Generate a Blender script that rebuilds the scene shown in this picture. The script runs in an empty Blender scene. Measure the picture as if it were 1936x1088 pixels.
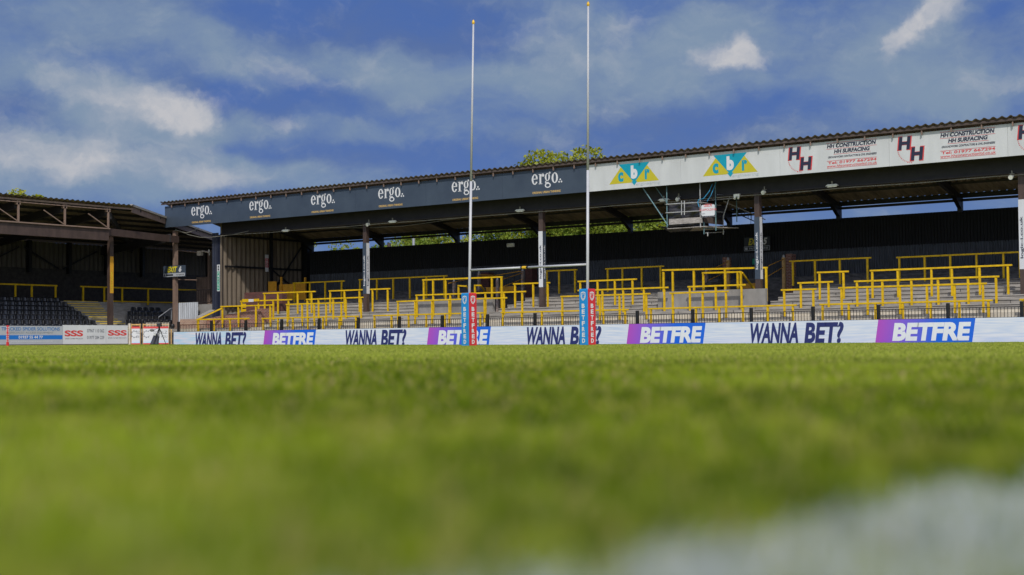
import bpy, math, random
import numpy as np
from mathutils import Vector
random.seed(7); rng = np.random.default_rng(7)
R = math.radians
# ------------------------------------------------------------------ camera
CH = 0.16
YAW, PITCH, ROLL, FPX = 53.275, 2.245, -0.491, 2687.4
a_, p_, r_ = R(YAW), R(PITCH), R(ROLL)
cd = np.array([-math.cos(a_)*math.cos(p_), math.sin(a_)*math.cos(p_), math.sin(p_)])
cr0 = np.array([math.sin(a_), math.cos(a_), 0.0]); cu0 = np.cross(cr0, cd)
cr = cr0*math.cos(r_)+cu0*math.sin(r_); cu = cu0*math.cos(r_)-cr0*math.sin(r_)
CO = np.array([0, 0, CH])
scene = bpy.context.scene
C = scene.collection
cam = bpy.data.cameras.new('camera'); camo = bpy.data.objects.new('camera', cam); C.objects.link(camo)
from mathutils import Matrix
camo.matrix_world = Matrix(((cr[0], cu[0], -cd[0], 0), (cr[1], cu[1], -cd[1], 0), (cr[2], cu[2], -cd[2], CH), (0, 0, 0, 1)))
cam.sensor_width = 36; cam.lens = 36*FPX/1936; cam.clip_end = 3000; cam.clip_start = 0.05
cam.dof.use_dof = True; cam.dof.focus_distance = 66; cam.dof.aperture_fstop = 1.5
scene.camera = camo
# ------------------------------------------------------------------ sky + sun
SUN_EL, SUN_DIR = 45.0, (0.60, -0.80)
sl = math.hypot(*SUN_DIR)
sunv = Vector((SUN_DIR[0]/sl*math.cos(R(SUN_EL)), SUN_DIR[1]/sl*math.cos(R(SUN_EL)), math.sin(R(SUN_EL))))
w = bpy.data.worlds.new('World'); scene.world = w; w.use_nodes = True
nt = w.node_tree; N = nt.nodes; L = nt.links; N.clear()
def nd(t, **k):
    n = N.new(t)
    for a, b in k.items(): setattr(n, a, b)
    return n
def mth(op, a, b=None, c=None, clamp=False):
    n = nd('ShaderNodeMath', operation=op); n.use_clamp = clamp
    for i, v in enumerate((a, b, c)):
        if v is None: continue
        if isinstance(v, (int, float)): n.inputs[i].default_value = v
        else: L.new(v, n.inputs[i])
    return n.outputs[0]
def dot(vs, v):
    n = nd('ShaderNodeVectorMath', operation='DOT_PRODUCT'); L.new(vs, n.inputs[0]); n.inputs[1].default_value = v
    return n.outputs['Value']
tc = nd('ShaderNodeTexCoord')
G = tc.outputs['Generated']
h0 = (-math.cos(a_), math.sin(a_), 0); hr = (math.sin(a_), math.cos(a_), 0)
az = mth('ARCTAN2', dot(G, hr), dot(G, h0)); el = mth('ARCSINE', dot(G, (0, 0, 1)))
comb = nd('ShaderNodeCombineXYZ'); L.new(az, comb.inputs[0]); L.new(el, comb.inputs[1])
P0 = comb.outputs[0]
def noise(vec, scale, detail, rough, loc=(0, 0, 0), sc=(1, 1, 1), rot=0.):
    m = nd('ShaderNodeMapping'); L.new(vec, m.inputs[0]); m.inputs[1].default_value = loc; m.inputs[3].default_value = sc; m.inputs[2].default_value = (0, 0, rot)
    n = nd('ShaderNodeTexNoise'); L.new(m.outputs[0], n.inputs[0])
    n.inputs['Scale'].default_value = scale; n.inputs['Detail'].default_value = detail; n.inputs['Roughness'].default_value = rough
    return n
def vwarp(vec, n, amt):
    s = nd('ShaderNodeVectorMath', operation='SUBTRACT'); L.new(n.outputs['Color'], s.inputs[0]); s.inputs[1].default_value = (.5, .5, .5)
    m = nd('ShaderNodeVectorMath', operation='MULTIPLY_ADD'); L.new(s.outputs[0], m.inputs[0]); m.inputs[1].default_value = (amt, amt*.7, 0); L.new(vec, m.inputs[2])
    return m.outputs[0]
P1 = vwarp(P0, noise(P0, 14, 5, .55), .07)
P2 = vwarp(vwarp(P0, noise(P0, 16, 4, .6), .05), noise(P0, 60, 6, .65), .022)
def azel(px, py):
    v = cd+cr*(px-968)/FPX-cu*(py-544)/FPX; v = v/np.linalg.norm(v)
    return (math.atan2(v@np.array(hr), v@np.array(h0)), math.asin(v[2]))
def blob(vec, px, py, rx, ry, rot, amt):
    a, e = azel(px, py)
    m = nd('ShaderNodeMapping', vector_type='TEXTURE'); L.new(vec, m.inputs[0])
    m.inputs[1].default_value = (a, e, 0); m.inputs[2].default_value = (0, 0, R(rot)); m.inputs[3].default_value = (rx/FPX, ry/FPX, 1)
    ln = nd('ShaderNodeVectorMath', operation='LENGTH'); L.new(m.outputs[0], ln.inputs[0])
    mr = nd('ShaderNodeMapRange', interpolation_type='SMOOTHSTEP'); L.new(ln.outputs['Value'], mr.inputs[0])
    mr.inputs[1].default_value = 0.1; mr.inputs[2].default_value = 1.45; mr.inputs[3].default_value = amt; mr.inputs[4].default_value = 0
    return mr.outputs[0]
def addall(l):
    s = l[0]
    for x in l[1:]: s = mth('ADD', s, x)
    return s
LB = [(700,140,380,60,-4,.62),(280,55,240,60,-14,.42),(70,20,130,60,0,.25),(180,175,220,70,-22,.7),(60,125,120,50,-15,.35),
      (180,295,320,75,-4,.75),(470,340,260,45,-4,.6),(330,225,170,60,-12,.55),(640,235,330,38,-2,.45),(900,210,260,80,0,.45),
      (1190,100,270,120,0,.5),(1040,30,170,70,0,.45),(1330,110,160,80,0,.35),(1700,150,330,110,0,.42),(1800,180,180,60,0,.4),
      (1590,190,230,60,0,.3),(40,330,220,60,0,.5),(1740,30,150,80,35,.35),(1500,40,240,60,0,.25)]
DB = [(800,50,300,60,-3,.55),(640,190,270,38,-6,.6),(420,160,160,30,-20,.3),(1150,235,330,60,0,.35),(60,190,130,40,-10,.55),(330,275,240,22,-6,.5),(1480,220,260,50,0,.4),(760,285,260,40,0,.3),(950,20,160,50,0,.3)]
BB = [(318,208,80,36,-14,.85),(250,185,190,60,-20,.40),(110,140,120,40,-25,.22),(40,275,140,60,0,.3),(560,140,160,40,0,.2),(1100,60,200,90,0,.16),(230,305,260,50,-4,.5),(360,215,60,30,0,.5),(90,300,140,40,0,.3),(420,335,130,30,0,.35),(1385,82,38,30,0,.9),(1362,112,70,28,0,.9),(1425,108,32,22,0,.75),(1330,105,40,20,0,.5),
      (1790,8,64,34,30,.9),(1735,42,64,30,38,.9),(1690,82,36,22,50,.7),(1870,165,60,18,0,.28),(550,130,60,25,0,.3),(1190,45,60,40,40,.22),(540,228,30,14,0,.4)]
lsum = addall([blob(P1, *b) for b in LB]); dsum = addall([blob(P1, *b) for b in DB]); bsum = addall([blob(P2, *b) for b in BB])
n1 = noise(P1, 9, 7, .58, loc=(3.1, 1.7, 0), sc=(1, 2.3, 1)).outputs['Fac']
n2 = noise(P2, 26, 6, .6, sc=(1, 1.8, 1), rot=.2).outputs['Fac']
lm = mth('ADD', lsum, mth('MULTIPLY', mth('SUBTRACT', n1, .5), 1.5))
lm = mth('ADD', lm, mth('MULTIPLY', mth('SUBTRACT', n2, .5), .9))
lm = mth('SUBTRACT', lm, mth('MULTIPLY', dsum, .8))
def smooth(v, a, b):
    mr = nd('ShaderNodeMapRange', interpolation_type='SMOOTHSTEP'); L.new(v, mr.inputs[0]); mr.inputs[1].default_value = a; mr.inputs[2].default_value = b
    return mr.outputs[0]
lmask = smooth(lm, -.32, .95)
bm = mth('ADD', bsum, mth('MULTIPLY', mth('SUBTRACT', n2, .5), 1.3)); bm = mth('ADD', bm, mth('MULTIPLY', mth('SUBTRACT', n1, .5), .6))
n3 = noise(P2, 48, 5, .6, loc=(1, 5, 0)).outputs['Fac']
bmask = mth('MULTIPLY', smooth(bm, -.02, 1.25), mth('ADD', .62, mth('MULTIPLY', smooth(n3, .3, .65), .42)), None, True)
def mixc(f, a, b):
    n = nd('ShaderNodeMix', data_type='RGBA')
    if isinstance(f, float): n.inputs[0].default_value = f
    else: L.new(f, n.inputs[0])
    for i, v in ((6, a), (7, b)):
        if isinstance(v, tuple): n.inputs[i].default_value = (*v, 1)
        else: L.new(v, n.inputs[i])
    return n.outputs[2]
sky = nd('ShaderNodeTexSky', sky_type='NISHITA'); sky.sun_disc = False
sky.sun_elevation = R(SUN_EL); sky.sun_rotation = math.atan2(sunv.x, sunv.y)
K = 10.
deep = tuple(K*x for x in (.062, .14, .43)); violet = tuple(K*x for x in (.09, .155, .38)); light = tuple(K*x for x in (.235, .325, .46)); bright = tuple(K*x for x in (.58, .585, .62))
base = mixc(smooth(n1, .35, .7), deep, violet)
base = mixc(.9, sky.outputs[0], base)
col = mixc(lmask, base, light)
lowm = nd('ShaderNodeMapRange'); L.new(el, lowm.inputs[0]); lowm.inputs[1].default_value = .13; lowm.inputs[2].default_value = .0; lowm.inputs[3].default_value = 0; lowm.inputs[4].default_value = .55
col = mixc(lowm.outputs[0], col, tuple(K*x for x in (.17, .31, .56)))
col = mixc(bmask, col, bright)
bg = nd('ShaderNodeBackground'); gl = nd('ShaderNodeMapRange', interpolation_type='SMOOTHSTEP'); L.new(dot(G, tuple(sunv)), gl.inputs[0]); gl.inputs[1].default_value = .25; gl.inputs[2].default_value = 1.0
glow = mixc(gl.outputs[0], (0., 0., 0.), (9., 9., 8.7))  # haze glow round the unseen sun, added to lift light in the stands
addn = nd('ShaderNodeMix', data_type='RGBA', blend_type='ADD'); addn.inputs[0].default_value = 1; L.new(col, addn.inputs[6]); L.new(glow, addn.inputs[7])
L.new(addn.outputs[2], bg.inputs[0]); bg.inputs[1].default_value = .1
out = nd('ShaderNodeOutputWorld'); L.new(bg.outputs[0], out.inputs[0])
sun = bpy.data.lights.new('sun', 'SUN'); sun.energy = 3.0; sun.angle = R(2.); sun.color = (1, .95, .87)
suno = bpy.data.objects.new('sun', sun); C.objects.link(suno)
suno.rotation_euler = sunv.to_track_quat('Z', 'Y').to_euler()
scene.view_settings.view_transform = 'Standard'; scene.view_settings.look = 'None'; scene.view_settings.exposure = -0.15; scene.view_settings.gamma = 1
scene.cycles.max_bounces = 6; scene.cycles.transparent_max_bounces = 8
# ------------------------------------------------------------------ helpers
def ray(x, y): return cd+cr*(x-968)/FPX-cu*(y-544)/FPX
def onY(x, y, Y): v = ray(x, y); return CO+v*Y/v[1]
def onX(x, y, X): v = ray(x, y); return CO+v*X/v[0]
def sx(x, Y, y=560): return float(onY(x, y, Y)[0])
M = {}
def mat(name, col, rough=.7, var=.25, scale=3., bump=0., metal=0., spec=.5, emit=0., stretch=(1, 1, 1), col2=None, bscale=None, fine=0.):
    m = bpy.data.materials.new(name); m.use_nodes = True; t = m.node_tree; b = t.nodes['Principled BSDF']
    b.inputs['Roughness'].default_value = rough; b.inputs['Metallic'].default_value = metal; b.inputs['Specular IOR Level'].default_value = spec
    tcn = t.nodes.new('ShaderNodeTexCoord'); mp = t.nodes.new('ShaderNodeMapping'); t.links.new(tcn.outputs['Object'], mp.inputs[0]); mp.inputs[3].default_value = stretch
    ns = t.nodes.new('ShaderNodeTexNoise'); t.links.new(mp.outputs[0], ns.inputs[0]); ns.inputs['Scale'].default_value = scale; ns.inputs['Detail'].default_value = 6; ns.inputs['Roughness'].default_value = .65
    cr_ = t.nodes.new('ShaderNodeValToRGB'); t.links.new(ns.outputs['Fac'], cr_.inputs[0])
    c2 = col2 or tuple(min(1, c*(1+var)) for c in col); c1 = tuple(c*(1-var) for c in col) if not col2 else col
    cr_.color_ramp.elements[0].position = .32; cr_.color_ramp.elements[1].position = .68
    cr_.color_ramp.elements[0].color = (*c1, 1); cr_.color_ramp.elements[1].color = (*c2, 1)
    t.links.new(cr_.outputs[0], b.inputs['Base Color'])
    if emit:
        t.links.new(cr_.outputs[0], b.inputs['Emission Color']); b.inputs['Emission Strength'].default_value = emit
    if bump:
        bn = t.nodes.new('ShaderNodeBump'); bn.inputs['Strength'].default_value = bump; bn.inputs['Distance'].default_value = .02
        if bscale:
            n3 = t.nodes.new('ShaderNodeTexNoise'); t.links.new(tcn.outputs['Object'], n3.inputs[0]); n3.inputs['Scale'].default_value = bscale; n3.inputs['Detail'].default_value = 4
            t.links.new(n3.outputs['Fac'], bn.inputs['Height'])
        else: t.links.new(ns.outputs['Fac'], bn.inputs['Height'])
        t.links.new(bn.outputs[0], b.inputs['Normal'])
    M[name] = m; return m
def brick(name, c1, c2, mortar):
    m = bpy.data.materials.new(name); m.use_nodes = True; t = m.node_tree; b = t.nodes['Principled BSDF']; b.inputs['Roughness'].default_value = .85
    tcn = t.nodes.new('ShaderNodeTexCoord'); mp = t.nodes.new('ShaderNodeMapping'); mp.inputs[2].default_value = (R(90), 0, 0); t.links.new(tcn.outputs['Object'], mp.inputs[0])
    sp = t.nodes.new('ShaderNodeSeparateXYZ'); t.links.new(tcn.outputs['Object'], sp.inputs[0])
    ad = t.nodes.new('ShaderNodeMath'); ad.operation = 'ADD'; t.links.new(sp.outputs[0], ad.inputs[0]); t.links.new(sp.outputs[1], ad.inputs[1])
    cb = t.nodes.new('ShaderNodeCombineXYZ'); t.links.new(ad.outputs[0], cb.inputs[0]); t.links.new(sp.outputs[2], cb.inputs[1])
    br = t.nodes.new('ShaderNodeTexBrick'); t.links.new(cb.outputs[0], br.inputs[0])
    br.inputs['Color1'].default_value = (*c1, 1); br.inputs['Color2'].default_value = (*c2, 1); br.inputs['Mortar'].default_value = (*mortar, 1)
    br.inputs['Scale'].default_value = 1; br.inputs['Brick Width'].default_value = .23; br.inputs['Row Height'].default_value = .08; br.inputs['Mortar Size'].default_value = .008
    t.links.new(br.outputs['Color'], b.inputs['Base Color']); M[name] = m; return m
mat('yellow', (.66, .415, .008), .5, .22, 6, spec=.25)
mat('orange', (.62, .30, .02), .6, .2, 4)
mat('white_paint', (.46, .46, .48), .4, .05, 3)
mat('pad_blue', (.012, .25, .62), .45, .1, 3, bump=.25, bscale=5)
mat('pad_red', (.60, .03, .04), .45, .1, 3, bump=.25, bscale=5)
mat('lettering_white', (.66, .66, .68), .55, .05, 4)
mat('pole_yellow', (.75, .45, .02), .4)
mat('brown_steel', (.065, .042, .035), .55, .3, 3, stretch=(1, 1, .4))
mat('pale_brown_steel', (.23, .155, .12), .6, .2, 3, stretch=(1, 1, .4))
mat('dark_steel', (.022, .019, .019), .6, .3, 2)
mat('black_steel', (.008, .008, .01), .5, .3, 4)
mat('navy_steel', (.012, .016, .035), .5, .3, 3)
mat('roof_sheet', (.055, .048, .048), .9, .35, 1.5, stretch=(1, .3, 1), bump=.2)
mat('roof_under', (.21, .16, .115), .9, .45, 1.2, stretch=(2, .3, 1))
mat('timber', (.085, .062, .055), .85, .35, 4, stretch=(.3, 2, 2))
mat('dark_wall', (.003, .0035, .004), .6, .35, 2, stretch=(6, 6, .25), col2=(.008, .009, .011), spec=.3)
mat('dark_wall_low', (.005, .006, .008), .45, .35, 3.5, stretch=(8, 8, .35), col2=(.085, .10, .13), spec=.4)  # pale streaks paint glints on the ribs into the colour
mat('brown_cladding', (.09, .07, .05), .8, .4, 2, stretch=(3, 3, .2), col2=(.19, .15, .11))
mat('dark_cladding', (.06, .052, .042), .8, .4, 2, stretch=(3, 3, .2), col2=(.12, .105, .085))
mat('black_block', (.022, .019, .018), .8, .5, 4, col2=(.06, .052, .048))
mat('concrete', (.20, .185, .165), .9, .25, 1.6, bump=.25, bscale=30, col2=(.42, .39, .35), stretch=(.6, 1, 6))
mat('cream_concrete', (.50, .44, .35), .9, .2, 2.5, bump=.2, bscale=30, col2=(.66, .60, .49))
mat('worn_shaded_concrete', (.045, .044, .046), .85, .5, 3, col2=(.15, .145, .145), stretch=(1, 1, 3))  # wear and black paint; on the upper steps also painted-in roof shade
mat('grey_wall', (.20, .19, .175), .9, .3, 1.6, col2=(.30, .285, .265), stretch=(1, 1, .5))
brick('red_brick', (.26, .085, .055), (.17, .06, .045), (.42, .36, .30))
brick('dark_brick', (.13, .035, .03), (.07, .025, .022), (.10, .07, .06))
brick('pale_brick', (.42, .25, .17), (.30, .16, .11), (.5, .45, .38))
mat('galvanised', (.42, .44, .47), .6, .3, 2, stretch=(6, 6, .3), metal=.2)
mat('fascia_navy', (.042, .058, .085), .42, .12, .7, col2=(.058, .078, .108))
mat('fascia_white', (.52, .53, .53), .45, .05, .6, col2=(.62, .63, .63), stretch=(2, 1, .5))
mat('text_gold', (.55, .36, .12), .6, .05)
mat('logo_teal', (.0, .30, .42), .5, .05)
mat('logo_yellow', (.52, .45, .02), .5, .05)
mat('logo_grey', (.47, .52, .55), .5, .05)
mat('text_navy', (.018, .022, .05), .5, .05)
mat('text_red', (.62, .06, .06), .5, .05)
mat('board_white', (.62, .63, .66), .5, .06, 1)
mat('board_grey', (.42, .44, .48), .5, .06, 1)
mat('board_blue', (.01, .16, .55), .5, .05)
mat('text_blue', (.05, .17, .42), .5, .05)
mat('text_grey', (.20, .21, .24), .5, .05)
mat('black_plastic', (.009, .009, .011), .33, .1, 2, spec=1.0)
mat('black_sheet', (.028, .026, .030), .38, .3, 2)
mat('scaffold_tube', (.42, .42, .42), .45, .3, 5, metal=.3)
mat('scaffold_blue', (.12, .22, .25), .5, .3, 5)
mat('rope_blue', (.03, .25, .45), .7)
mat('plank', (.34, .31, .29), .8, .45, 5, stretch=(1, 1, 4))
mat('rusty_white', (.45, .42, .38), .8, .3, 7, col2=(.20, .08, .04))
mat('lamp_white', (.8, .8, .72), .5)
mat('cable', (.25, .24, .2), .6)
mat('sign_green', (.02, .32, .20), .5)
mat('sign_red', (.45, .02, .05), .5)
mat('sign_black', (.02, .025, .03), .5)
mat('sign_yellow', (.65, .55, .03), .5)
mat('orange_timber', (.55, .34, .13), .8, .25, 6)
mat('pale_timber', (.55, .48, .40), .8, .2, 6)
mat('bark', (.10, .075, .05), .9, .4, 6)
mat('fur_grey', (.16, .16, .16), .95, .5, 40, bump=.8)
mat('soil', (.26, .26, .06), .95, .4, 5, col2=(.20, .26, .04))
mat('asphalt', (.09, .085, .08), .9, .3, 3)
mat('dry_verge', (.30, .23, .12), .95, .4, 7, col2=(.20, .19, .07))
mat('step_nosing', (.72, .52, .08), .7, .2)
# LED wall: white picture with faint scan lines; blue/magenta flash
def ledmat(name, c1, c2, emit, kind):
    m = bpy.data.materials.new(name); m.use_nodes = True; t = m.node_tree; b = t.nodes['Principled BSDF']; b.inputs['Roughness'].default_value = .5
    tcn = t.nodes.new('ShaderNodeTexCoord')
    if kind == 'grad':
        sp = t.nodes.new('ShaderNodeUVMap'); s2 = t.nodes.new('ShaderNodeSeparateXYZ'); t.links.new(sp.outputs[0], s2.inputs[0]); fac = s2.outputs[0]
    else:
        mp = t.nodes.new('ShaderNodeMapping'); t.links.new(tcn.outputs['Object'], mp.inputs[0]); mp.inputs[3].default_value = (.5, 1, 9)
        ns = t.nodes.new('ShaderNodeTexNoise'); t.links.new(mp.outputs[0], ns.inputs[0]); ns.inputs['Scale'].default_value = 1.6; ns.inputs['Detail'].default_value = 5; fac = ns.outputs['Fac']
    rp = t.nodes.new('ShaderNodeValToRGB'); t.links.new(fac, rp.inputs[0])
    e = rp.color_ramp.elements
    if kind == 'grad':
        e[0].position = .0; e[0].color = (*c1, 1); e[1].position = .62; e[1].color = (*c2, 1); k = e.new(.26); k.color = (.17, .09, .55, 1)
    else:
        e[0].position = .3; e[0].color = (*c1, 1); e[1].position = .62; e[1].color = (*c2, 1)
    t.links.new(rp.outputs[0], b.inputs['Base Color']); t.links.new(rp.outputs[0], b.inputs['Emission Color']); b.inputs['Emission Strength'].default_value = emit
    M[name] = m
ledmat('led_white', (.42, .50, .66), (.60, .62, .68), .16, 'w')
ledmat('led_tint', (.30, .52, .70), (.60, .58, .66), .16, 'w')
ledmat('led_flash', (.36, .06, .42), (.005, .105, .58), .16, 'grad')
mat('led_letter', (.62, .64, .68), .5, .04, emit=.16)
mat('led_navy', (.018, .025, .125), .5, .1, emit=.1)

WL = {}
def _loc(parent): return WL.get(parent.name, np.zeros(3)) if parent else np.zeros(3)
class MB:
    def __init__(s): s.v = []; s.f = []; s.n = 0; s.uv = None
    def add(s, V, F):
        V = np.asarray(V, float); s.v.append(V); s.f += [tuple(int(i)+s.n for i in f) for f in F]; s.n += len(V); return s
    def box(s, x0, x1, y0, y1, z0, z1):
        V = [(x, y, z) for x in (x0, x1) for y in (y0, y1) for z in (z0, z1)]
        return s.add(V, [(0, 1, 3, 2), (4, 6, 7, 5), (0, 4, 5, 1), (2, 3, 7, 6), (0, 2, 6, 4), (1, 5, 7, 3)])
    def hexa(s, P): # 8 points: bottom 4 ccw, top 4 ccw
        return s.add(P, [(3, 2, 1, 0), (4, 5, 6, 7), (0, 1, 5, 4), (1, 2, 6, 5), (2, 3, 7, 6), (3, 0, 4, 7)])
    def bar(s, p0, p1, w, h, up=(0, 0, 1)):
        p0 = np.array(p0, float); p1 = np.array(p1, float); d = p1-p0; d /= np.linalg.norm(d)
        side = np.cross(d, up)
        if np.linalg.norm(side) < 1e-4: side = np.cross(d, (0, 1, 0))
        side /= np.linalg.norm(side); u2 = np.cross(side, d); a = side*w/2; b = u2*h/2
        return s.hexa([p0-a-b, p0+a-b, p1+a-b, p1-a-b, p0-a+b, p0+a+b, p1+a+b, p1-a+b])
    def tube(s, p0, p1, r0, r1=None, n=8):
        r1 = r1 or r0; p0 = np.array(p0, float); p1 = np.array(p1, float); d = p1-p0; d /= np.linalg.norm(d)
        a = np.cross(d, (0, 0, 1)) if abs(d[2]) < .95 else np.cross(d, (0, 1, 0)); a /= np.linalg.norm(a); b = np.cross(d, a)
        V = [p+r*(a*math.cos(k*2*math.pi/n)+b*math.sin(k*2*math.pi/n)) for p, r in ((p0, r0), (p1, r1)) for k in range(n)]
        F = [(k, (k+1) % n, n+(k+1) % n, n+k) for k in range(n)]+[tuple(range(n))[::-1], tuple(range(n, 2*n))]
        return s.add(V, F)
    def path(s, pts, r, n=6):
        for a, b in zip(pts[:-1], pts[1:]): s.tube(a, b, r, r, n)
        return s
    def build(s, name, m, parent=None, smooth=False, bevel=0, label=None):
        me = bpy.data.meshes.new(name); V = np.concatenate(s.v)-_loc(parent)
        me.from_pydata(V.tolist(), [], s.f); me.materials.append(M[m] if isinstance(m, str) else m)
        if smooth: me.shade_smooth()
        o = bpy.data.objects.new(name, me); C.objects.link(o)
        if parent: o.parent = parent; WL[o.name] = _loc(parent)
        if bevel:
            b = o.modifiers.new('bevel', 'BEVEL'); b.width = bevel; b.segments = 2; b.limit_method = 'ANGLE'
        if label: o['label'] = label
        return o
def thing(name, label, cat, loc=(0, 0, 0), group=None):
    o = bpy.data.objects.new(name, None); C.objects.link(o); o.location = loc; o.empty_display_size = .2
    WL[o.name] = np.array(loc, float); o['label'] = label; o['category'] = cat
    if group: o['group'] = group
    return o
def tag(o, label, cat, group=None):
    o['label'] = label; o['category'] = cat
    if group: o['group'] = group
    return o
def struct(o, kind='structure'): o['kind'] = kind; return o
# ------------------------------------------------------------------ lettering
_tc = {}
def glyphs(txt, bold):
    key = (txt, bold)
    if key in _tc: return _tc[key]
    cu_ = bpy.data.curves.new('t', 'FONT'); cu_.body = txt; cu_.offset = bold; cu_.fill_mode = 'FRONT'; cu_.resolution_u = 4
    ob = bpy.data.objects.new('t', cu_); C.objects.link(ob)
    dg = bpy.context.evaluated_depsgraph_get(); me = bpy.data.meshes.new_from_object(ob.evaluated_get(dg))
    V = np.array([v.co[:] for v in me.vertices]); F = [tuple(p.vertices) for p in me.polygons]
    bpy.data.objects.remove(ob); bpy.data.curves.remove(cu_); bpy.data.meshes.remove(me)
    V = V[:, :2]-V[:, :2].min(0); V = V/V.max(0)
    _tc[key] = (V, F); return _tc[key]
class Face:  # a plane to write on: origin, direction to the reader's right, normal towards the reader
    def __init__(s, o, u, n): s.o = np.array(o, float); s.u = np.array(u, float)/np.linalg.norm(u); s.n = np.array(n, float)/np.linalg.norm(n)
    def P(s, a, z, d=.004): return s.o+s.u*a+np.array([0, 0, 1.])*z+s.n*d
    def hit(s, px, py):
        v = ray(px, py); t = ((s.o-CO)@s.n)/(v@s.n); q = CO+v*t-s.o; return float(q@s.u), float(q[2])
    def pts(s, A, d=.004): return np.array([s.P(a, z, d) for a, z in A])
def text(mb, fc, txt, a0, a1, z0, z1, bold=.03, shear=0., d=.006):
    V, F = glyphs(txt, bold); A = [(a0+(a1-a0)*x+shear*(z1-z0)*y, z0+(z1-z0)*y) for x, y in V]
    return mb.add(fc.pts(A, d), F)
def quad(mb, fc, a0, a1, z0, z1, d=.004, shear=0.):
    return mb.add(fc.pts([(a0, z0), (a1, z0), (a1+shear, z1), (a0+shear, z1)], d), [(0, 1, 2, 3)])
def poly(mb, fc, A, d=.004): return mb.add(fc.pts(A, d), [tuple(range(len(A)))])
def arc(mb, fc, cx, cz, ro, ri, a0, a1, d=.006, n=14, oi=(0, 0)):
    A = []
    for k in range(n+1):
        t = R(a0+(a1-a0)*k/n); A.append((cx+ro[0]*math.cos(t), cz+ro[1]*math.sin(t))); A.append((cx+oi[0]+ri[0]*math.cos(t), cz+oi[1]+ri[1]*math.sin(t)))
    return mb.add(fc.pts(A, d), [(2*k, 2*k+2, 2*k+3, 2*k+1) for k in range(n)])
# ------------------------------------------------------------------ ground
def zg(X, Y):
    X = np.asarray(X, float); z = np.interp(X, [-140, -70, -66, -41, -17, -3, 0, 20, 30], [.3, .30, .25, .075, .03, .0, .0, 0, 0])
    return z
def gridsheet(name, m, xs, ys, zf, dz=0):
    X, Y = np.meshgrid(xs, ys, indexing='ij'); Z = zf(X, Y)+dz; V = np.stack([X, Y, Z], -1).reshape(-1, 3)
    ny = len(ys); F = [(i*ny+j, (i+1)*ny+j, (i+1)*ny+j+1, i*ny+j+1) for i in range(len(xs)-1) for j in range(ny-1)]
    return MB().add(V, F).build(name, m, smooth=True)
g = gridsheet('ground', 'asphalt', [-1500, -300, -140, -70, -66, -41, -17, -3, 0, 30, 300, 1500], [-1500, -200, 0, 60, 200, 1500], zg, -.03); struct(g)
pf = gridsheet('pitch', 'soil', [-66.9, -66, -60, -41, -17, -3, 0, 4, 12], np.linspace(-12, 54.6, 12), zg, 0.0); struct(pf)
vg = gridsheet('verge', 'dry_verge', [-70.5, -69, -68, -66.9], np.linspace(-12, 56.5, 12), zg, 0.01); struct(vg)

def grassmat(name, kind):
    m = bpy.data.materials.new(name); m.use_nodes = True; t = m.node_tree; b = t.nodes['Principled BSDF']; b.inputs['Roughness'].default_value = .6; b.inputs['Specular IOR Level'].default_value = .1
    ge = t.nodes.new('ShaderNodeNewGeometry'); at = t.nodes.new('ShaderNodeAttribute'); at.attribute_name = 'rnd'
    def nz(s, d):
        n = t.nodes.new('ShaderNodeTexNoise'); t.links.new(ge.outputs['Position'], n.inputs[0]); n.inputs['Scale'].default_value = s; n.inputs['Detail'].default_value = d; return n.outputs['Fac']
    def mx(f, a, b_):
        n = t.nodes.new('ShaderNodeMix'); n.data_type = 'RGBA'
        t.links.new(f, n.inputs[0])
        for i, v in ((6, a), (7, b_)):
            if isinstance(v, tuple): n.inputs[i].default_value = (*v, 1)
            else: t.links.new(v, n.inputs[i])
        return n.outputs[2]
    def rng_(f, a, b_):
        n = t.nodes.new('ShaderNodeMapRange'); t.links.new(f, n.inputs[0]); n.inputs[1].default_value = a; n.inputs[2].default_value = b_; return n.outputs[0]
    if kind == 'white':
        c = mx(at.outputs['Fac'], (.46, .50, .49), (.66, .69, .68))
    else:
        c = mx(at.outputs['Fac'], (.125, .205, .002), (.30, .37, .012))
        c = mx(rng_(nz(26, 3), .50, .66), c, (.42, .46, .05)); c = mx(rng_(nz(11, 4), .45, .60), c, (.045, .10, .0004))
        c = mx(rng_(nz(3.5, 5), .54, .72), c, (.50, .45, .09))
        c = mx(rng_(nz(.5, 5), .48, .68), c, (.38, .46, .035))
        # dead straw blades
        n = t.nodes.new('ShaderNodeMath'); n.operation = 'GREATER_THAN'; t.links.new(at.outputs['Fac'], n.inputs[0]); n.inputs[1].default_value = .91
        c = mx(n.outputs[0], c, (.50, .40, .17))
    if kind != 'white':   # mowing bands: paler cut beyond the 15 metre mark
        sp = t.nodes.new('ShaderNodeSeparateXYZ'); t.links.new(ge.outputs['Position'], sp.inputs[0])
        def band(a, b_):
            n = t.nodes.new('ShaderNodeMapRange'); n.interpolation_type = 'SMOOTHSTEP'; t.links.new(sp.outputs[1], n.inputs[0]); n.inputs[1].default_value = a; n.inputs[2].default_value = b_; n.inputs[4].default_value = .6; return n.outputs[0]
        c = mx(band(4, 15), c, (.50, .54, .10)); c = mx(band(47, 50), c, (.18, .30, .005))
    t.links.new(c, b.inputs['Base Color'])
    tr = t.nodes.new('ShaderNodeBsdfTranslucent'); t.links.new(c, tr.inputs[0]); ms = t.nodes.new('ShaderNodeMixShader'); ms.inputs[0].default_value = .45
    t.links.new(b.outputs[0], ms.inputs[1]); t.links.new(tr.outputs[0], ms.inputs[2]); t.links.new(ms.outputs[0], t.nodes['Material Output'].inputs[0])
    M[name] = m
grassmat('grass_blades', 'g'); grassmat('painted_blades', 'white')
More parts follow.
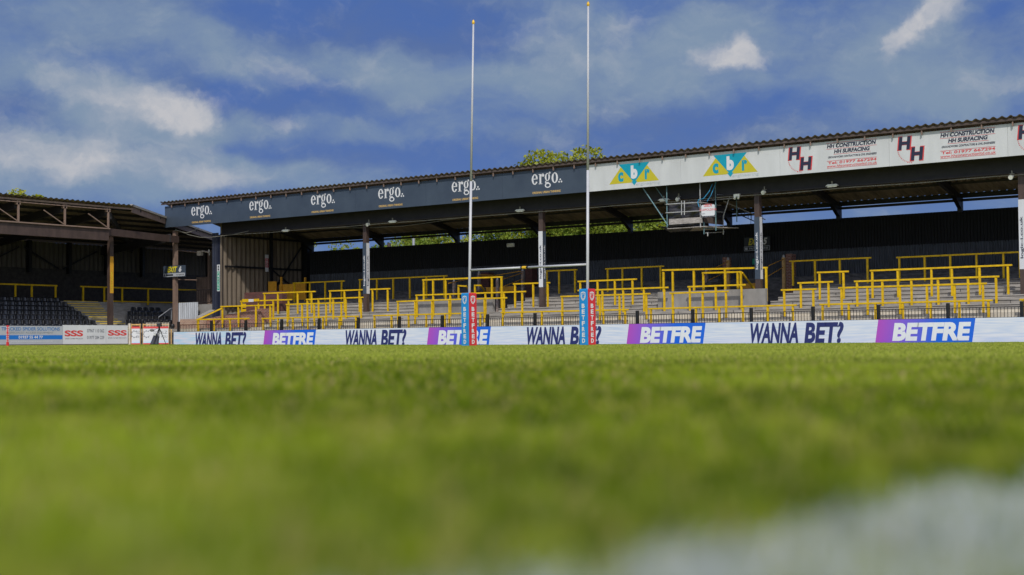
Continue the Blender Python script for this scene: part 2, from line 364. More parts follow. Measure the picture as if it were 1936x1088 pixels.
def blades(name, X, Y, h, wd, m):
    n = len(X); Z = zg(X, Y); th = rng.uniform(0, 2*np.pi, n); le = rng.uniform(.1, .9, n)*h; la = rng.uniform(0, 2*np.pi, n)
    dx, dy = np.cos(th)*wd/2, np.sin(th)*wd/2; lx, ly = np.cos(la)*le, np.sin(la)*le
    V = np.empty((n, 5, 3), np.float32)
    V[:, 0] = np.stack([X-dx, Y-dy, Z-.005], 1); V[:, 1] = np.stack([X+dx, Y+dy, Z-.005], 1)
    V[:, 2] = np.stack([X+dx*.8+lx*.35, Y+dy*.8+ly*.35, Z+h*.6], 1); V[:, 3] = np.stack([X-dx*.8+lx*.35, Y-dy*.8+ly*.35, Z+h*.6], 1)
    V[:, 4] = np.stack([X+lx, Y+ly, Z+h], 1)
    me = bpy.data.meshes.new(name); me.vertices.add(n*5); me.vertices.foreach_set('co', V.ravel())
    base = (np.arange(n)*5)[:, None]; loops = (base+np.array([0, 1, 2, 3, 3, 2, 4])).ravel()
    me.loops.add(n*7); me.loops.foreach_set('vertex_index', loops.astype(np.int32))
    ls = (np.arange(n)*7)[:, None]+np.array([0, 4]); me.polygons.add(n*2); me.polygons.foreach_set('loop_start', ls.ravel().astype(np.int32)); me.polygons.foreach_set('loop_total', np.tile([4, 3], n).astype(np.int32))
    at = me.attributes.new('rnd', 'FLOAT', 'POINT'); at.data.foreach_set('value', np.repeat(rng.random(n), 5).astype(np.float32))
    me.update(); me.validate(); me.materials.append(M[m]); o = bpy.data.objects.new(name, me); C.objects.link(o); return struct(o, 'stuff')
allX, allY, allh, allw = [], [], [], []
for (r0, r1, dens, h, wd) in ((.45, 2., 9000, .026, .0035), (2., 4.5, 5000, .027, .0045), (4.5, 10, 1500, .028, .009), (10, 22, 330, .029, .018), (22, 45, 110, .03, .03), (45, 95, 60, .03, .04)):
    half = R(24 if r0 > 4 else 30); area = half*(r1*r1-r0*r0); n = int(area*dens)
    rr = np.sqrt(rng.uniform(r0*r0, r1*r1, n)); ph = a_+rng.uniform(-half, half, n)
    X = -np.cos(ph)*rr; Y = np.sin(ph)*rr; k = (X > -66.8) & (Y < 54.5); X, Y = X[k], Y[k]; n = len(X)
    ck = np.sin(X*53+2*np.sin(Y*19))*np.sin(Y*47+2*np.sin(X*23))*.5+np.sin(X*21+Y*9)*np.sin(Y*17-X*7)*.5
    patch = .8+.35*np.sin(X*1.3+np.sin(Y*.9)*2)*np.sin(Y*1.1+X*.4)
    allX.append(X); allY.append(Y); allh.append(h*rng.uniform(.6, 1.15, n)*(.85+.15*patch)*(1+.55*np.clip(ck, -.8, 1)*(r0 < 10))); allw.append(wd*rng.uniform(.7, 1.3, n))
X = np.concatenate(allX); Y = np.concatenate(allY); hh = np.concatenate(allh); ww = np.concatenate(allw)
cl_ = np.sin(X*61+Y*13)*np.sin(Y*41-X*11)
ln = (X > -.478-.045*np.clip(1.5-Y, 0, .95)*1.3+.02*np.sin(Y*9)+.02*cl_) & (X < -.27) & (rng.random(len(X)) > .14+.22*(cl_ < -.1))
blades('grass', X[~ln], Y[~ln], hh[~ln], ww[~ln], 'grass_blades')
o = blades('touchline_paint', X[ln], Y[ln], hh[ln], ww[ln]*1.4, 'painted_blades')
# ------------------------------------------------------------------ goal posts
GY = 43.47
gp = thing('rugby_goal', 'tall white H shaped rugby goal with padded blue and red post bases', 'goal posts', (-31.7, GY, .08))
bl = onY(886.8, 600, GY); br_ = onY(1110.8, 600, GY); tl = onY(895, 46, GY); tr_ = onY(1112, 12, GY)
def lean(b, t, z): return np.array([b[0]+(t[0]-b[0])*(z-b[2])/(t[2]-b[2]), GY, z])
for b, t in ((bl, tl), (br_, tr_)):
    m = MB(); m.tube(lean(b, t, .05), lean(b, t, 6.5), .056, .05, 14).tube(lean(b, t, 6.5), t, .047, .036, 12).build('post', 'white_paint', gp, True)
    m = MB(); m.tube(t, t+np.array([0, 0, .06]), .045, .06, 12).tube(t+np.array([0, 0, .06]), t+np.array([0, 0, .16]), .06, .03, 12).build('post_cap', 'pole_yellow', gp)
zb = 3.03; pl, pr = lean(bl, tl, zb), lean(br_, tr_, zb)
def along(t): return pl+(pr-pl)*t
MB().tube(along(0), along(.447), .041, n=12).tube(along(.512), along(1), .041, n=12).build('crossbar', 'white_paint', gp, True)
MB().tube(along(.447), along(.512), .038, n=12).build('crossbar_joint', 'black_steel', gp)
MB().tube(along(.462), along(.495), .052, n=12).build('crossbar_sleeve', 'pole_yellow', gp)
def pad(cx, cy):
    w2 = .225; ang = R(-8.5); ux = np.array([math.cos(ang), math.sin(ang), 0]); uy = np.array([-math.sin(ang), math.cos(ang), 0]); c = np.array([cx, cy, 0])
    z0, z1 = .08, 2.13
    def P(a, b, z): return c+ux*a+uy*b+np.array([0, 0, z])
    # blue half (front and left), red half (right and back): rounded vertical edges
    def half(corners, name, m):
        A = []
        for (x, y) in corners: A.append((x, y))
        n = len(A); V = [P(x, y, z0) for x, y in A]+[P(x, y, z1-.03) for x, y in A]+[P(x*.93, y*.93, z1) for x, y in A]
        F = [(k, (k+1) % n, n+(k+1) % n, n+k) for k in range(n)]+[(n+k, n+(k+1) % n, 2*n+(k+1) % n, 2*n+k) for k in range(n)]+[tuple(range(2*n, 3*n)), tuple(range(n))[::-1]]
        return MB().add(V, F).build(name, m, gp)
    e = .03
    blue = half([(-w2+e, -w2), (w2-.012, -w2), (w2-.004, -w2+.006), (-w2+.006, w2-.004), (-w2, w2-.012), (-w2, -w2+e)], 'blue_pad', 'pad_blue')
    red = half([(w2, -w2+.012), (w2, w2-e), (w2-e, w2), (-w2+.012, w2), (-w2+.014, w2-.002), (w2-.002, -w2+.014)], 'red_pad', 'pad_red')
    for par, fc in ((blue, Face(P(0, -w2, 0), ux, -uy)), (red, Face(P(w2, 0, 0), uy, ux))):
        m = MB(); H = (z1-z0)
        for i, ch in enumerate('BETFRED'):
            zt = z0+H*(.735-.1035*i); text(m, fc, ch, -.075, .075, zt-.165, zt, .05)
        # shield emblem: outline, swoosh
        cz = z0+H*.868; S = [(-.11, .14), (0, .17), (.11, .14), (.12, -.02), (.08, -.11), (0, -.17), (-.08, -.11), (-.12, -.02)]; k = .76
        A = [(x, z+cz) for x, z in S]+[(x*k, z*k+cz) for x, z in S]; n = 8
        m.add(fc.pts(A, .005), [(i, (i+1) % n, n+(i+1) % n, n+i) for i in range(n)])
        arc(m, fc, .0, cz+.015, (.075, .085), (.05, .05), 20, 215, oi=(0, .015)); arc(m, fc, 0, cz-.015, (.075, .085), (.05, .05), 200, 395, oi=(0, -.015))
        m.build('lettering', 'lettering_white', par)
pad(bl[0], GY); pad(br_[0], GY)
# ------------------------------------------------------------------ LED perimeter boards
LY = 55.0; LX0, LX1 = -65.85, -8.0
lt = thing('advertising_screen', 'long low electronic advertising screen along the edge of the pitch below the fence', 'advertising screen', (LX0, LY, .0))
m = MB(); m.box(LX0, LX1, LY, LY+.16, 0, 1.0).build('cabinet', 'black_steel', lt)
F1 = Face((0, LY, 0), (1, 0, 0), (0, -1, 0))
per = 11.87
m = MB(); quad(m, F1, LX0+.02, -59.3, .0, .985, .006).build('tinted_panel', 'led_tint', lt)
m = MB(); quad(m, F1, -59.298, LX1, .0, .985, .006).build('screen_face', 'led_white', lt)
for k in range(-0, 5):
    x0 = -64.03+per*k; m = MB(); text(m, F1, 'WANNA', x0+.02, x0+2.35, .05, .93, .04, .13, .014); text(m, F1, 'BET?', x0+2.62, x0+4.3, .05, .93, .04, .13, .014)
    m.build('lettering', 'led_navy', lt)
    x0 = -58.2+per*k; m = MB(); sh = .15
    quad(m, F1, x0-.1, x0+3.85, .03, .985, .010, sh); o = m.build('flash', 'led_flash', lt)
    uv = o.data.uv_layers.new(name='UVMap')
    for i, t_ in enumerate(((0, 0), (1, 0), (1, 1), (0, 1))): uv.data[i].uv = t_
    m = MB(); text(m, F1, 'BETFRE', x0+.62, x0+3.72, .12, .84, .05, .16, .016); m.build('lettering', 'led_letter', lt)
# ------------------------------------------------------------------ main stand
st = thing('grandstand', 'long covered terrace with corrugated roof and dark corrugated rear wall', 'stand', (-40, 62, 0))
SX0, SX1 = -67.3, -6.0
VA = (-50.76, -45.52); VB = (-35.45, -29.71)
def terr(x0, x1, m, md, z0=.3):
    prof = [(56.75, 1.21)]
    k = 0; y = 57.4
    while k < 11: prof += [(y, 1.21+.2*k), (y, 1.21+.2*(k+1))]; y += .8; k += 1
    prof += [(67.3, 3.41)]
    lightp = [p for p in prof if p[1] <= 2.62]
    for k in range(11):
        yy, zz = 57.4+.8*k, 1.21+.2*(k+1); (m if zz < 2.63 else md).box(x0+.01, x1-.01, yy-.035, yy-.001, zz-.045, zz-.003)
    def ext(mb, pr, zb):
        for (ya, za), (yb, zb_) in zip(pr[:-1], pr[1:]):
            if ya == yb: mb.add([(x0, ya, za), (x1, ya, za), (x1, ya, zb_), (x0, ya, zb_)], [(0, 1, 2, 3)])
            else:
                mb.add([(x0, ya, za), (x1, ya, za), (x1, yb, za), (x0, yb, za)], [(0, 1, 2, 3)])
                for xx in (x0, x1): mb.add([(xx, ya, zb), (xx, yb, zb), (xx, yb, za), (xx, ya, za)], [(0, 1, 2, 3)])
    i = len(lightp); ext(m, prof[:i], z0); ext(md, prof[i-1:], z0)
m, md, mc = MB(), MB(), MB()
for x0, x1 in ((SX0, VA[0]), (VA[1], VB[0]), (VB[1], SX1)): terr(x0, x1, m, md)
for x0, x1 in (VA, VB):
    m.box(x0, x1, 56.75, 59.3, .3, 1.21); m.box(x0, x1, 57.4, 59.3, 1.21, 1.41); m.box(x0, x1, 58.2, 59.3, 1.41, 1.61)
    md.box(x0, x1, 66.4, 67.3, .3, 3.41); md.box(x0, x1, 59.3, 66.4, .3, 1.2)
m.build('terrace_steps', 'concrete', st); md.build('upper_steps', 'worn_shaded_concrete', st, label='upper terrace steps worn and painted black, roof shade in their colour')
MB().box(SX0, SX1, 56.70, 56.745, .2, 1.205).build('front_wall', 'cream_concrete', st)
m = MB()  # joints between precast terrace units: thin dark gaps
for k in range(0, 6):
    y = 57.4+.8*k; zz = 1.21+.2*k
    for x in np.arange(SX0+1+(k % 3)*.7, SX1, 2.9):
        if any(a-.1 < x < b+.1 for a, b in (VA, VB)) and y > 59: continue
        m.box(x, x+.02, y-.004, y, zz+.01, zz+.19)
m.build('step_joint', 'black_steel', st)
MB().box(SX0, SX1, 57.38, 57.396, 1.212, 1.407).build('first_riser', 'cream_concrete', st)
for x0, x1 in (VA, VB): MB().box(x0, x1, 59.3, 59.5, 1.2, 2.58).build('stair_wall', 'grey_wall', st)
# corrugated rear wall
def corr_wall(P0, P1, z0, z1, per, amp, nrm, zsub=1):
    P0 = np.array(P0, float); P1 = np.array(P1, float); Ln = np.linalg.norm(P1-P0); n = int(Ln/per*6); t = np.linspace(0, 1, n+1)
    off = amp*np.sign(np.sin(t*Ln/per*2*np.pi))*np.abs(np.sin(t*Ln/per*2*np.pi))**.6
    B = P0+(P1-P0)*t[:, None]+np.array(nrm)*off[:, None]
    V = np.concatenate([np.c_[B, np.full(n+1, z0)], np.c_[B, np.full(n+1, z1)]]); F = [(i, i+1, n+2+i, n+1+i) for i in range(n)]
    return V, F
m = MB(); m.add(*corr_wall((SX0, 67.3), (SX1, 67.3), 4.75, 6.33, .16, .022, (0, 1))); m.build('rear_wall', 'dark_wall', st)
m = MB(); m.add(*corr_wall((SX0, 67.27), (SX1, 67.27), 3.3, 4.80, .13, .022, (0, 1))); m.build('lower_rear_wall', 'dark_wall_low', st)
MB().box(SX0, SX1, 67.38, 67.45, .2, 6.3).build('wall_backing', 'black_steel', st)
MB().box(SX0-.1, -66.85, 67.0, 67.36, .3, 6.9).build('corner_post', 'black_steel', st)
# end wall: brown corrugated inner face
m = MB(); m.add(*corr_wall((SX0, 59.9), (SX0, 67.2), 1.6, 8.6, .38, .05, (1, 0)))
ew = m.build('end_wall', 'brown_cladding', st)
MB().box(SX0-.12, SX0-.06, 60.1, 67.3, .3, 8.5).build('end_wall_backing', 'navy_steel', st)
m = MB()
for z in (5.1, 2.55, 7.0): m.box(SX0+.06, SX0+.14, 60.2, 67.1, z-.06, z+.06)
m.box(SX0+.06, SX0+.2, 64.0, 64.18, 1.6, 8.2); m.bar((SX0+.12, 64.2, 5.0), (SX0+.12, 67.0, 3.4), .06, .08); m.bar((SX0+.12, 64.2, 3.6), (SX0+.12, 66.8, 6.6), .06, .08)
m.build('end_wall_frame', 'black_steel', st)
# roof
RX0, RX1 = -71.6, -4.0
def zr(y): return 9.24+(6.92-9.24)*(y-58.75)/(67.9-58.75)
perR = .36; n = int((RX1-RX0)/perR*8); xs = np.linspace(RX0, RX1, n+1); wv = .042*np.sin((xs-RX0)/perR*2*np.pi)
xj = rng.normal(0, .004, n+1)
V = []; 
for y, dz in ((58.72, .0), (67.22, 0.)): V += [(x, y, zr(y)+.05+q+j) for x, q, j in zip(xs, wv, xj)]
for y in (67.22, 58.72): V += [(x, y, zr(y)+.032+q+j) for x, q, j in zip(xs, wv, xj)]
k = n+1
F = [(i, i+1, k+i+1, k+i) for i in range(n)]; F2 = [(2*k+i, 2*k+i+1, 3*k+i+1, 3*k+i) for i in range(n)]; F3 = [(i, 3*k+i, 3*k+i+1, i+1) for i in range(n)]
rf = MB().add(V, F+F3).build('roof', 'roof_sheet', st, True); MB().add(V, F2).build('roof_lining', 'roof_under', rf, True)
m = MB(); m.box(RX0, RX1, 58.80, 58.86, 9.11, 9.215).build('eave_purlin', 'timber', st)
m = MB()
for y in np.arange(60.6, 66.2, 1.25): m.box(SX0, RX1, y-.04, y+.04, zr(y)-.10, zr(y)-.002)
m.build('purlins', 'dark_steel', st)
m = MB()
for x in np.arange(RX0+.9, RX1, 1.28): m.box(x, x+.05, 58.84, 58.90, 8.9, 9.3)
m.build('eave_brackets', 'pale_brown_steel', st)
# front girder with top and bottom flanges, rafters, rear stubs
m = MB(); m.box(SX0, RX1, 60.0-.012, 60.0+.012, 7.12, 8.0); m.box(SX0, RX1, 59.87, 60.13, 7.06, 7.12); m.box(SX0, RX1, 59.87, 60.13, 8.0, 8.06)
m.build('front_girder', 'dark_steel', st)
CX = [-67.52, -30.5-2*12.34, -30.5-12.34, -30.5, -30.5+12.34]
CX = [-67.43, sx(692.5, 60), sx(1026, 60), sx(1435.5, 60), sx(1937, 60), sx(1937, 60)+12.3]
for i, x in enumerate(CX):
    m = MB(); m.box(x-.13, x+.13, 59.87, 60.13, .3, 7.058)
    c = m.build('column', 'navy_steel' if i == 0 else 'brown_steel', st, bevel=.01)
    if i == 0:
        f = Face((x, 59.87, 0), (1, 0, 0), (0, -1, 0)); z1 = 5.2; z0 = 3.55
        m = MB(); quad(m, f, -.13, .13, z0, z1, .01); sg = m.build('column_sign', 'board_white', c)
        m = MB(); quad(m, f, -.1, .1, z0+.06, z1-.42, .014); m.build('green_panel', 'sign_green', sg)
        m = MB()
        for q in range(6): text(m, f, 'SETRIF'[q], -.045, .045, z0+.16+.18*q, z0+.28+.18*q, .03, 0, .02)
        m.build('lettering', 'lettering_white', sg)
        m = MB(); quad(m, f, -.06, .06, z1-.19, z1-.06, .014); quad(m, f, -.06, .06, z1-.36, z1-.23, .014); m.build('pictogram', 'sign_black', sg)
        continue
    if i > 4: continue
    # cladding plates with vertical writing: one face dark, one face white
    for fc, wh in ((Face((x, 59.87, 0), (1, 0, 0), (0, -1, 0)), i in (2, 4)), (Face((x+.13, 60, 0), (0, 1, 0), (1, 0, 0)), i in (1, 3))):
        zt, zb2 = 5.95, 3.05
        m = MB(); quad(m, fc, -.132, .132, zb2, zt, .012); pl_ = m.build('column_sign', 'board_white' if wh else 'fascia_navy', c)
        m = MB(); Vt, Ft = glyphs('logic-i.co.uk', .02)
        A = [(.07-.15*yy, zb2+.45+1.75*xx) for xx, yy in Vt]; m.add(fc.pts(A, .02), Ft); m.build('lettering', 'text_navy' if wh else 'lettering_white', pl_)
RXS = [-29.48+6.173*k for k in range(-6, 5)]
for x in RXS:
    m = MB(); yA, yB = 60.1, 67.1
    m.hexa([(x-.09, yA, zr(yA)-.62), (x+.09, yA, zr(yA)-.62), (x+.09, yB, zr(yB)-.36), (x-.09, yB, zr(yB)-.36), (x-.09, yA, zr(yA)-.11), (x+.09, yA, zr(yA)-.11), (x+.09, yB, zr(yB)-.11), (x-.09, yB, zr(yB)-.11)])
    m.build('rafter', 'dark_steel', st)
    m = MB(); m.box(x-.11, x+.11, 67.0, 67.22, 6.22, zr(67.1)-.2); m.hexa([(x-.1, 66.1, zr(66.1)-.42), (x+.1, 66.1, zr(66.1)-.42), (x+.1, 67, zr(67)-.75), (x-.1, 67, zr(67)-.75), (x-.1, 66.1, zr(66.1)-.3), (x+.1, 66.1, zr(66.1)-.3), (x+.1, 67, zr(67)-.3), (x-.1, 67, zr(67)-.3)])
    m.build('rear_post', 'black_steel', st)
m = MB(); yb = 67.05
m.box(SX0, RX1, yb, yb+.05, zr(yb)-.24, zr(yb)-.004); m.box(SX0, RX1, yb+.02, yb+.07, zr(yb)-.40, zr(yb)-.27)
m.build('rear_eave_beam', 'black_steel', st)
# fascia boards, one per panel
FZ0, FZ1, FY = 7.68, 9.02, 59.0
FF = Face((0, FY-.02, 0), (1, 0, 0), (0, -1, 0))
seam = [-71.46]+[-65.45+5.22*k for k in range(5)]+[-39.2, -33.9, -28.72, -23.54, -18.45, -13.3, -8.2, -4.0]
fas = []
for i, (a, b) in enumerate(zip(seam[:-1], seam[1:])):
    navy = i < 6
    fas.append(MB().box(a+.004, b-.004, FY-.02, FY+.02, FZ0, FZ1).build('fascia_board', 'fascia_navy' if navy else 'fascia_white', st, label='navy fascia board with white lettering' if navy else 'white fascia board with coloured logo'))
MB().box(-71.46, -4, FY+.03, FY+.1, FZ0+.1, FZ0+.2).box(-71.46, -4, FY+.03, FY+.1, FZ1-.25, FZ1-.15).build('fascia_rail', 'timber', st)
def ergo(fc, x, z, s):  # x left, z baseline, s x-height
    m = MB(); c = []
    def O(cx, w): arc(m, fc, x+cx*s, z+.5*s, (w*s, .52*s), ((w-.21)*s, .43*s), 0, 360)
    # e
    arc(m, fc, x+.36*s, z+.5*s, (.37*s, .52*s), (.16*s, .42*s), 8, 330); quad(m, fc, x+.18*s, x+.71*s, z+.50*s, z+.58*s, .006)
    # r
    quad(m, fc, x+.92*s, x+1.13*s, z+.04*s, z+.97*s, .006); quad(m, fc, x+.82*s, x+1.25*s, z, z+.06*s, .006); quad(m, fc, x+.82*s, x+1.0*s, z+.92*s, z+.98*s, .0065)
    arc(m, fc, x+1.36*s, z+.84*s, (.13*s, .15*s), (.005*s, .005*s), 0, 360); arc(m, fc, x+1.33*s, z+.62*s, (.24*s, .40*s), (.16*s, .32*s), 70, 175)
    # g
    arc(m, fc, x+1.86*s, z+.63*s, (.31*s, .38*s), (.12*s, .31*s), 0, 360); arc(m, fc, x+2.14*s, z+1.02*s, (.09*s, .10*s), (.004*s, .004*s), 0, 360); arc(m, fc, x+2.1*s, z+.84*s, (.17*s, .22*s), (.11*s, .17*s), 90, 190)
    arc(m, fc, x+1.72*s, z+.13*s, (.14*s, .17*s), (.04*s, .08*s), 80, 290); quad(m, fc, x+1.7*s, x+2.02*s, z-.04*s, z+.14*s, .0062)
    arc(m, fc, x+1.9*s, z-.17*s, (.36*s, .25*s), (.22*s, .15*s), -270, 92)
    # o
    arc(m, fc, x+2.72*s, z+.5*s, (.38*s, .52*s), (.16*s, .43*s), 0, 360)
    for dx, dz, r in ((3.22, .07, .09), (3.50, .07, .09), (3.36, .29, .09)): arc(m, fc, x+dx*s, z+dz*s, (r*s, r*s), (.002, .002), 0, 360)
    return m
for i, cx in enumerate((-68.01, -62.77, -57.59, -52.35, -47.06, -41.76)):
    s = .53; ergo(FF, cx-1.72*s, FZ0+.60, s).build('lettering', 'lettering_white', fas[i])
    m = MB(); text(m, FF, 'ORIGINAL URBAN THINKING', cx-.88, cx+.88, FZ0+.12, FZ0+.235, .035); m.build('tagline', 'text_gold', fas[i])
for i, cx in ((6, -36.5), (7, -31.25)):
    m = MB(); zb_ = FZ0+.27; poly(m, FF, [(cx-1.45, zb_), (cx+.02, zb_), (cx-.72, zb_+.86)]); poly(m, FF, [(cx+.0, zb_), (cx+1.4, zb_), (cx+.68, zb_+.86)]); m.build('logo_triangle', 'logo_yellow', fas[i])
    m = MB(); poly(m, FF, [(cx-.88, zb_+.94), (cx, zb_-.02), (cx+.86, zb_+.94)], .008); poly(m, FF, [(cx-.17, zb_+.06), (cx, zb_-.14), (cx+.17, zb_+.06)], .0075)
    text(m, FF, 'c', cx-.93, cx-.62, zb_+.08, zb_+.56, .05, 0, .008); text(m, FF, 'r', cx+.60, cx+.88, zb_+.10, zb_+.60, .05, 0, .008); m.build('logo_mark', 'logo_teal', fas[i])
    m = MB(); text(m, FF, 'b', cx-.19, cx+.19, zb_+.18, zb_+.84, .07, 0, .012); m.build('lettering', 'lettering_white', fas[i])
    m = MB(); text(m, FF, 'engineering', cx+.08, cx+1.45, zb_-.2, zb_-.03, .01); m.build('tagline', 'logo_grey', fas[i])
def hh(i, x):  # x: left of the first H
    m = MB(); text(m, FF, 'H', x-.03, x+.58, FZ0+.635, FZ0+1.245, .065, .1, .006); text(m, FF, 'H', x+.52, x+1.13, FZ0+.135, FZ0+.765, .065, .1, .010); 
    m2 = MB(); text(m2, FF, 'H', x+.02, x+.53, FZ0+.66, FZ0+1.22, .05, .1, .008); text(m2, FF, 'H', x+.57, x+1.08, FZ0+.165, FZ0+.735, .05, .1, .013)
    m2.build('monogram', 'text_navy', fas[i]); m2 = MB()
    for k, ch in enumerate('CONSTRUCTION'):
        t = R(186+7.2*k); cx, cz = x+.66+.66*math.cos(t), FZ0+.70+.62*math.sin(t); Vt, Ft = glyphs(ch, .03); ca, sa = math.cos(t+math.pi/2), math.sin(t+math.pi/2)
        A = [(cx+(u-.5)*.045*ca-(v-.5)*.055*sa, cz+(u-.5)*.045*sa+(v-.5)*.055*ca) for u, v in Vt]; m.add(FF.pts(A, .006), Ft)
    m.build('monogram_outline', 'text_red', fas[i]); m = MB()
    a, b = x+1.86, x+4.2
    for z, p, q in ((1.25, a, b), (.985, a, b), (.735, a+.33, b-.28), (.455, a, b), (.13, a, b)): quad(m, FF, p, q, FZ0+z, FZ0+z+.014, .006)
    text(m, FF, 'Tel: 01977 667294', a+.05, b-.02, FZ0+.315, FZ0+.435, .025, .1); text(m, FF, 'www.hhconstructionltd.co.uk', a, b, FZ0+.165, FZ0+.285, .01, .1)
    text(MB(), FF, 'HH CONSTRUCTION', a+.02, b-.06, FZ0+1.03, FZ0+1.22, .045, .18).build('heading', 'text_navy', fas[i]); text(MB(), FF, 'HH SURFACING', a+.35, b-.34, FZ0+.78, FZ0+.96, .045, .18).build('heading', 'text_navy', fas[i]); text(m2, FF, 'GROUNDWORK CONTRACTORS & CIVIL ENGINEERS', a+.06, b-.02, FZ0+.58, FZ0+.67, .03, .18)
    m.build('red_lettering', 'text_red', fas[i]); m2.build('dark_lettering', 'text_navy', fas[i])
hh(8, -28.30); hh(9, -23.15); hh(10, -18.04); hh(11, -12.9)
# ------------------------------------------------------------------ light fittings + conduit
m = MB(); cy = 59.80; pts = [np.array([x, cy, 7.0-.05*abs(math.sin(i*1.7))]) for i, x in enumerate(np.arange(-66, -5, 3.1))]
m.path(pts, .018).build('conduit', 'cable', st)
pts = [onY(x, y, 60.3) for x, y in ((600, 432), (690, 431), (760, 428), (800, 423), (860, 414), (925, 401), (1010, 384))]
MB().path(pts, .012).build('hanging_cable', 'cable', st)
fx = [(540, 437, 'a'), (697, 424, 'b'), (742, 420, 'a'), (983, 399, 'a'), (1283, 376, 'b'), (1255, 379, 'a'), (1393, 372, 'c'), (1445, 363, 'b'), (1573, 352, 'a'), (1913, 334, 'b')]
names_ = ['just right of the dark end column', 'beside the left signed column', 'right of the left signed column', 'between the goal posts, left of the middle column', 'behind the scaffold, right of the other one there', 'behind the scaffold diagonal pole', 'right of the scaffold cage', 'at the head of the right signed column', 'right of the right signed column', 'beside the column at the right edge']
for i, (x, y, k) in enumerate(fx):
    p = onY(x, y, 59.72); kind = {'a': 'pale bulkhead light', 'b': 'small round floodlight', 'c': 'square twin spotlight'}[k]
    t = thing('light_fitting', f'{kind} {names_[i]}', 'light fitting', tuple(p+np.array([0, 0, .1])), 'light fittings under the stand roof')
    x_, z_ = p[0], p[2]
    if k == 'a':
        MB().hexa([(x_-.30, 59.66, z_+.0), (x_+.30, 59.66, z_+.0), (x_+.30, 59.8, z_), (x_-.30, 59.8, z_), (x_-.22, 59.69, z_+.08), (x_+.22, 59.69, z_+.08), (x_+.22, 59.77, z_+.08), (x_-.22, 59.77, z_+.08)]).build('housing', 'lamp_white', t)
        MB().box(x_-.03, x_+.03, 59.71, 59.75, z_+.08, z_+.22).build('bracket', 'cable', t); MB().box(x_-.22, x_+.22, 59.70, 59.76, z_-.05, z_-.002).build('tube', 'lamp_white', t)
    elif k == 'b':
        MB().tube((x_, 59.78, z_), (x_-.02, 59.60, z_-.05), .07, .10, 12).build('housing', 'lamp_white', t); MB().box(x_-.10, x_+.10, 59.72, 59.76, z_+.09, z_+.12).box(x_-.02, x_+.02, 59.72, 59.76, z_+.12, z_+.25).build('bracket', 'cable', t)
    else:
        MB().box(x_-.15, x_+.15, 59.68, 59.8, z_, z_+.12).build('housing', 'lamp_white', t); MB().tube((x_-.09, 59.74, z_-.01), (x_-.1, 59.66, z_-.1), .05, .055).tube((x_+.09, 59.74, z_-.01), (x_+.1, 59.66, z_-.1), .05, .055).build('lamp_head', 'lamp_white', t)
# ------------------------------------------------------------------ crush barriers
ROW = {0: (56.3, .35), 1: (56.98, 1.21), 2: (58.85, 1.61), 3: (60.25, 2.01), 4: (63.3, 2.81)}
RN = {0: 'lowest', 1: 'second', 2: 'third', 3: 'fourth', 4: 'top'}
Bdat = {
 0: [(372.3,604.3,471.5,602.7,[375.3,404.8,434.9,464]),(495.5,602.7,677.9,598.1,[497.5,525.6,553.7,582.1,611,641.8,672.9]),(706.1,597,913.5,592.4,[708,740.3,772.3,805.8,841,875,908.2]),
     (947.6,591.2,1188.3,585.7,[950.7,986.8,1024.6,1063,1101,1140.5,1181.9]),(1226.5,584.4,1506.3,577.1,[1230.6,1273,1316,1360,1404.7,1451.5,1498.9]),(1550.2,576,1876.7,568.3,[1555.2,1604.6,1655,1706.8,1759.4,1813.5,1868.7]),(1928,567,2100,563,[1934,1990,2050])],
 1: [(417.8,580,516.5,577,[420.5,450.9,484,511]),(541.6,576,650,572.6,[543.5,571.4,594,616.6,645.4]),(750.6,570,958.4,564.2,[752.5,784.8,816.8,849.3,882,915.9,950.5]),
     (1060.5,560.6,1229.4,556.2,[1063,1098,1134,1171.2,1222]),(1266.8,554.7,1377.4,551.8,[1271.8,1328.5,1372.4]),(1477.1,548.7,1543.6,546.8,[1482.6,1537.5]),(1585.5,545.1,1865.7,535.7,[1591,1639.9,1701.2,1752.3,1804.7,1858.2])],
 2: [(455,569.6,551.5,567.1,[457.2,488.9,516.8,545.5]),(579.4,566.3,686.8,563,[581.3,602.3,630.1,654,682.7]),(786.2,558.5,994.2,551.5,[788.1,819.2,851.4,885,917.8,952.7,987.3]),
     (1093,549.4,1263.8,544.1,[1100,1139,1178.3,1217.4,1255.9]),(1300.6,542.4,1409.7,539.1,[1304.1,1353.2,1401.8]),(1508.3,535.4,1575,533.5,[1513.8,1566.2]),(1615.3,531.6,1889.1,523.9,[1620.3,1668.3,1723,1773.5,1830.3,1883])],
 3: [(498,555.3,596.5,551.1,[500.5,525.6,562.8,589]),(622.5,550.3,738.1,546.3,[624.4,651.4,679.6,704.4,733.1]),(970.8,537.2,1039.7,534.8,[973.7,1008.1,1035.4]),
     (1093,532.9,1204.1,528.2,[1097,1129.8,1162.5,1195.9]),(1545,515.9,1604.6,513.1,[1549.4,1594.6]),(1645,511.4,1913.7,502.6,[1649.1,1697.4,1760.8,1799.4,1851.9,1905.4])],
 4: [(554.3,536.2,651.6,531,[556.8,585.7,614.9,645.9]),(678.9,529.3,845.7,521.7,[680.8,712.6,743.4,774.7,806.3,839.7]),(1031,512.8,1091.5,510.2,[1034,1056.9,1087]),
     (1144.8,508.5,1255.9,504.1,[1148.9,1176.8,1213.2,1248.8]),(1492.8,494.3,1647.6,487.7,[1498.9,1540.8,1587.7,1639.9]),(1695.2,486.3,1931,478,[1700.1,1748.1,1796.4,1846,1896.8,1928])]}
ORD = ['first', 'second', 'third', 'fourth', 'fifth', 'sixth', 'seventh']
NUM = {2: 'two', 3: 'three', 4: 'four', 5: 'five', 6: 'six', 7: 'seven'}
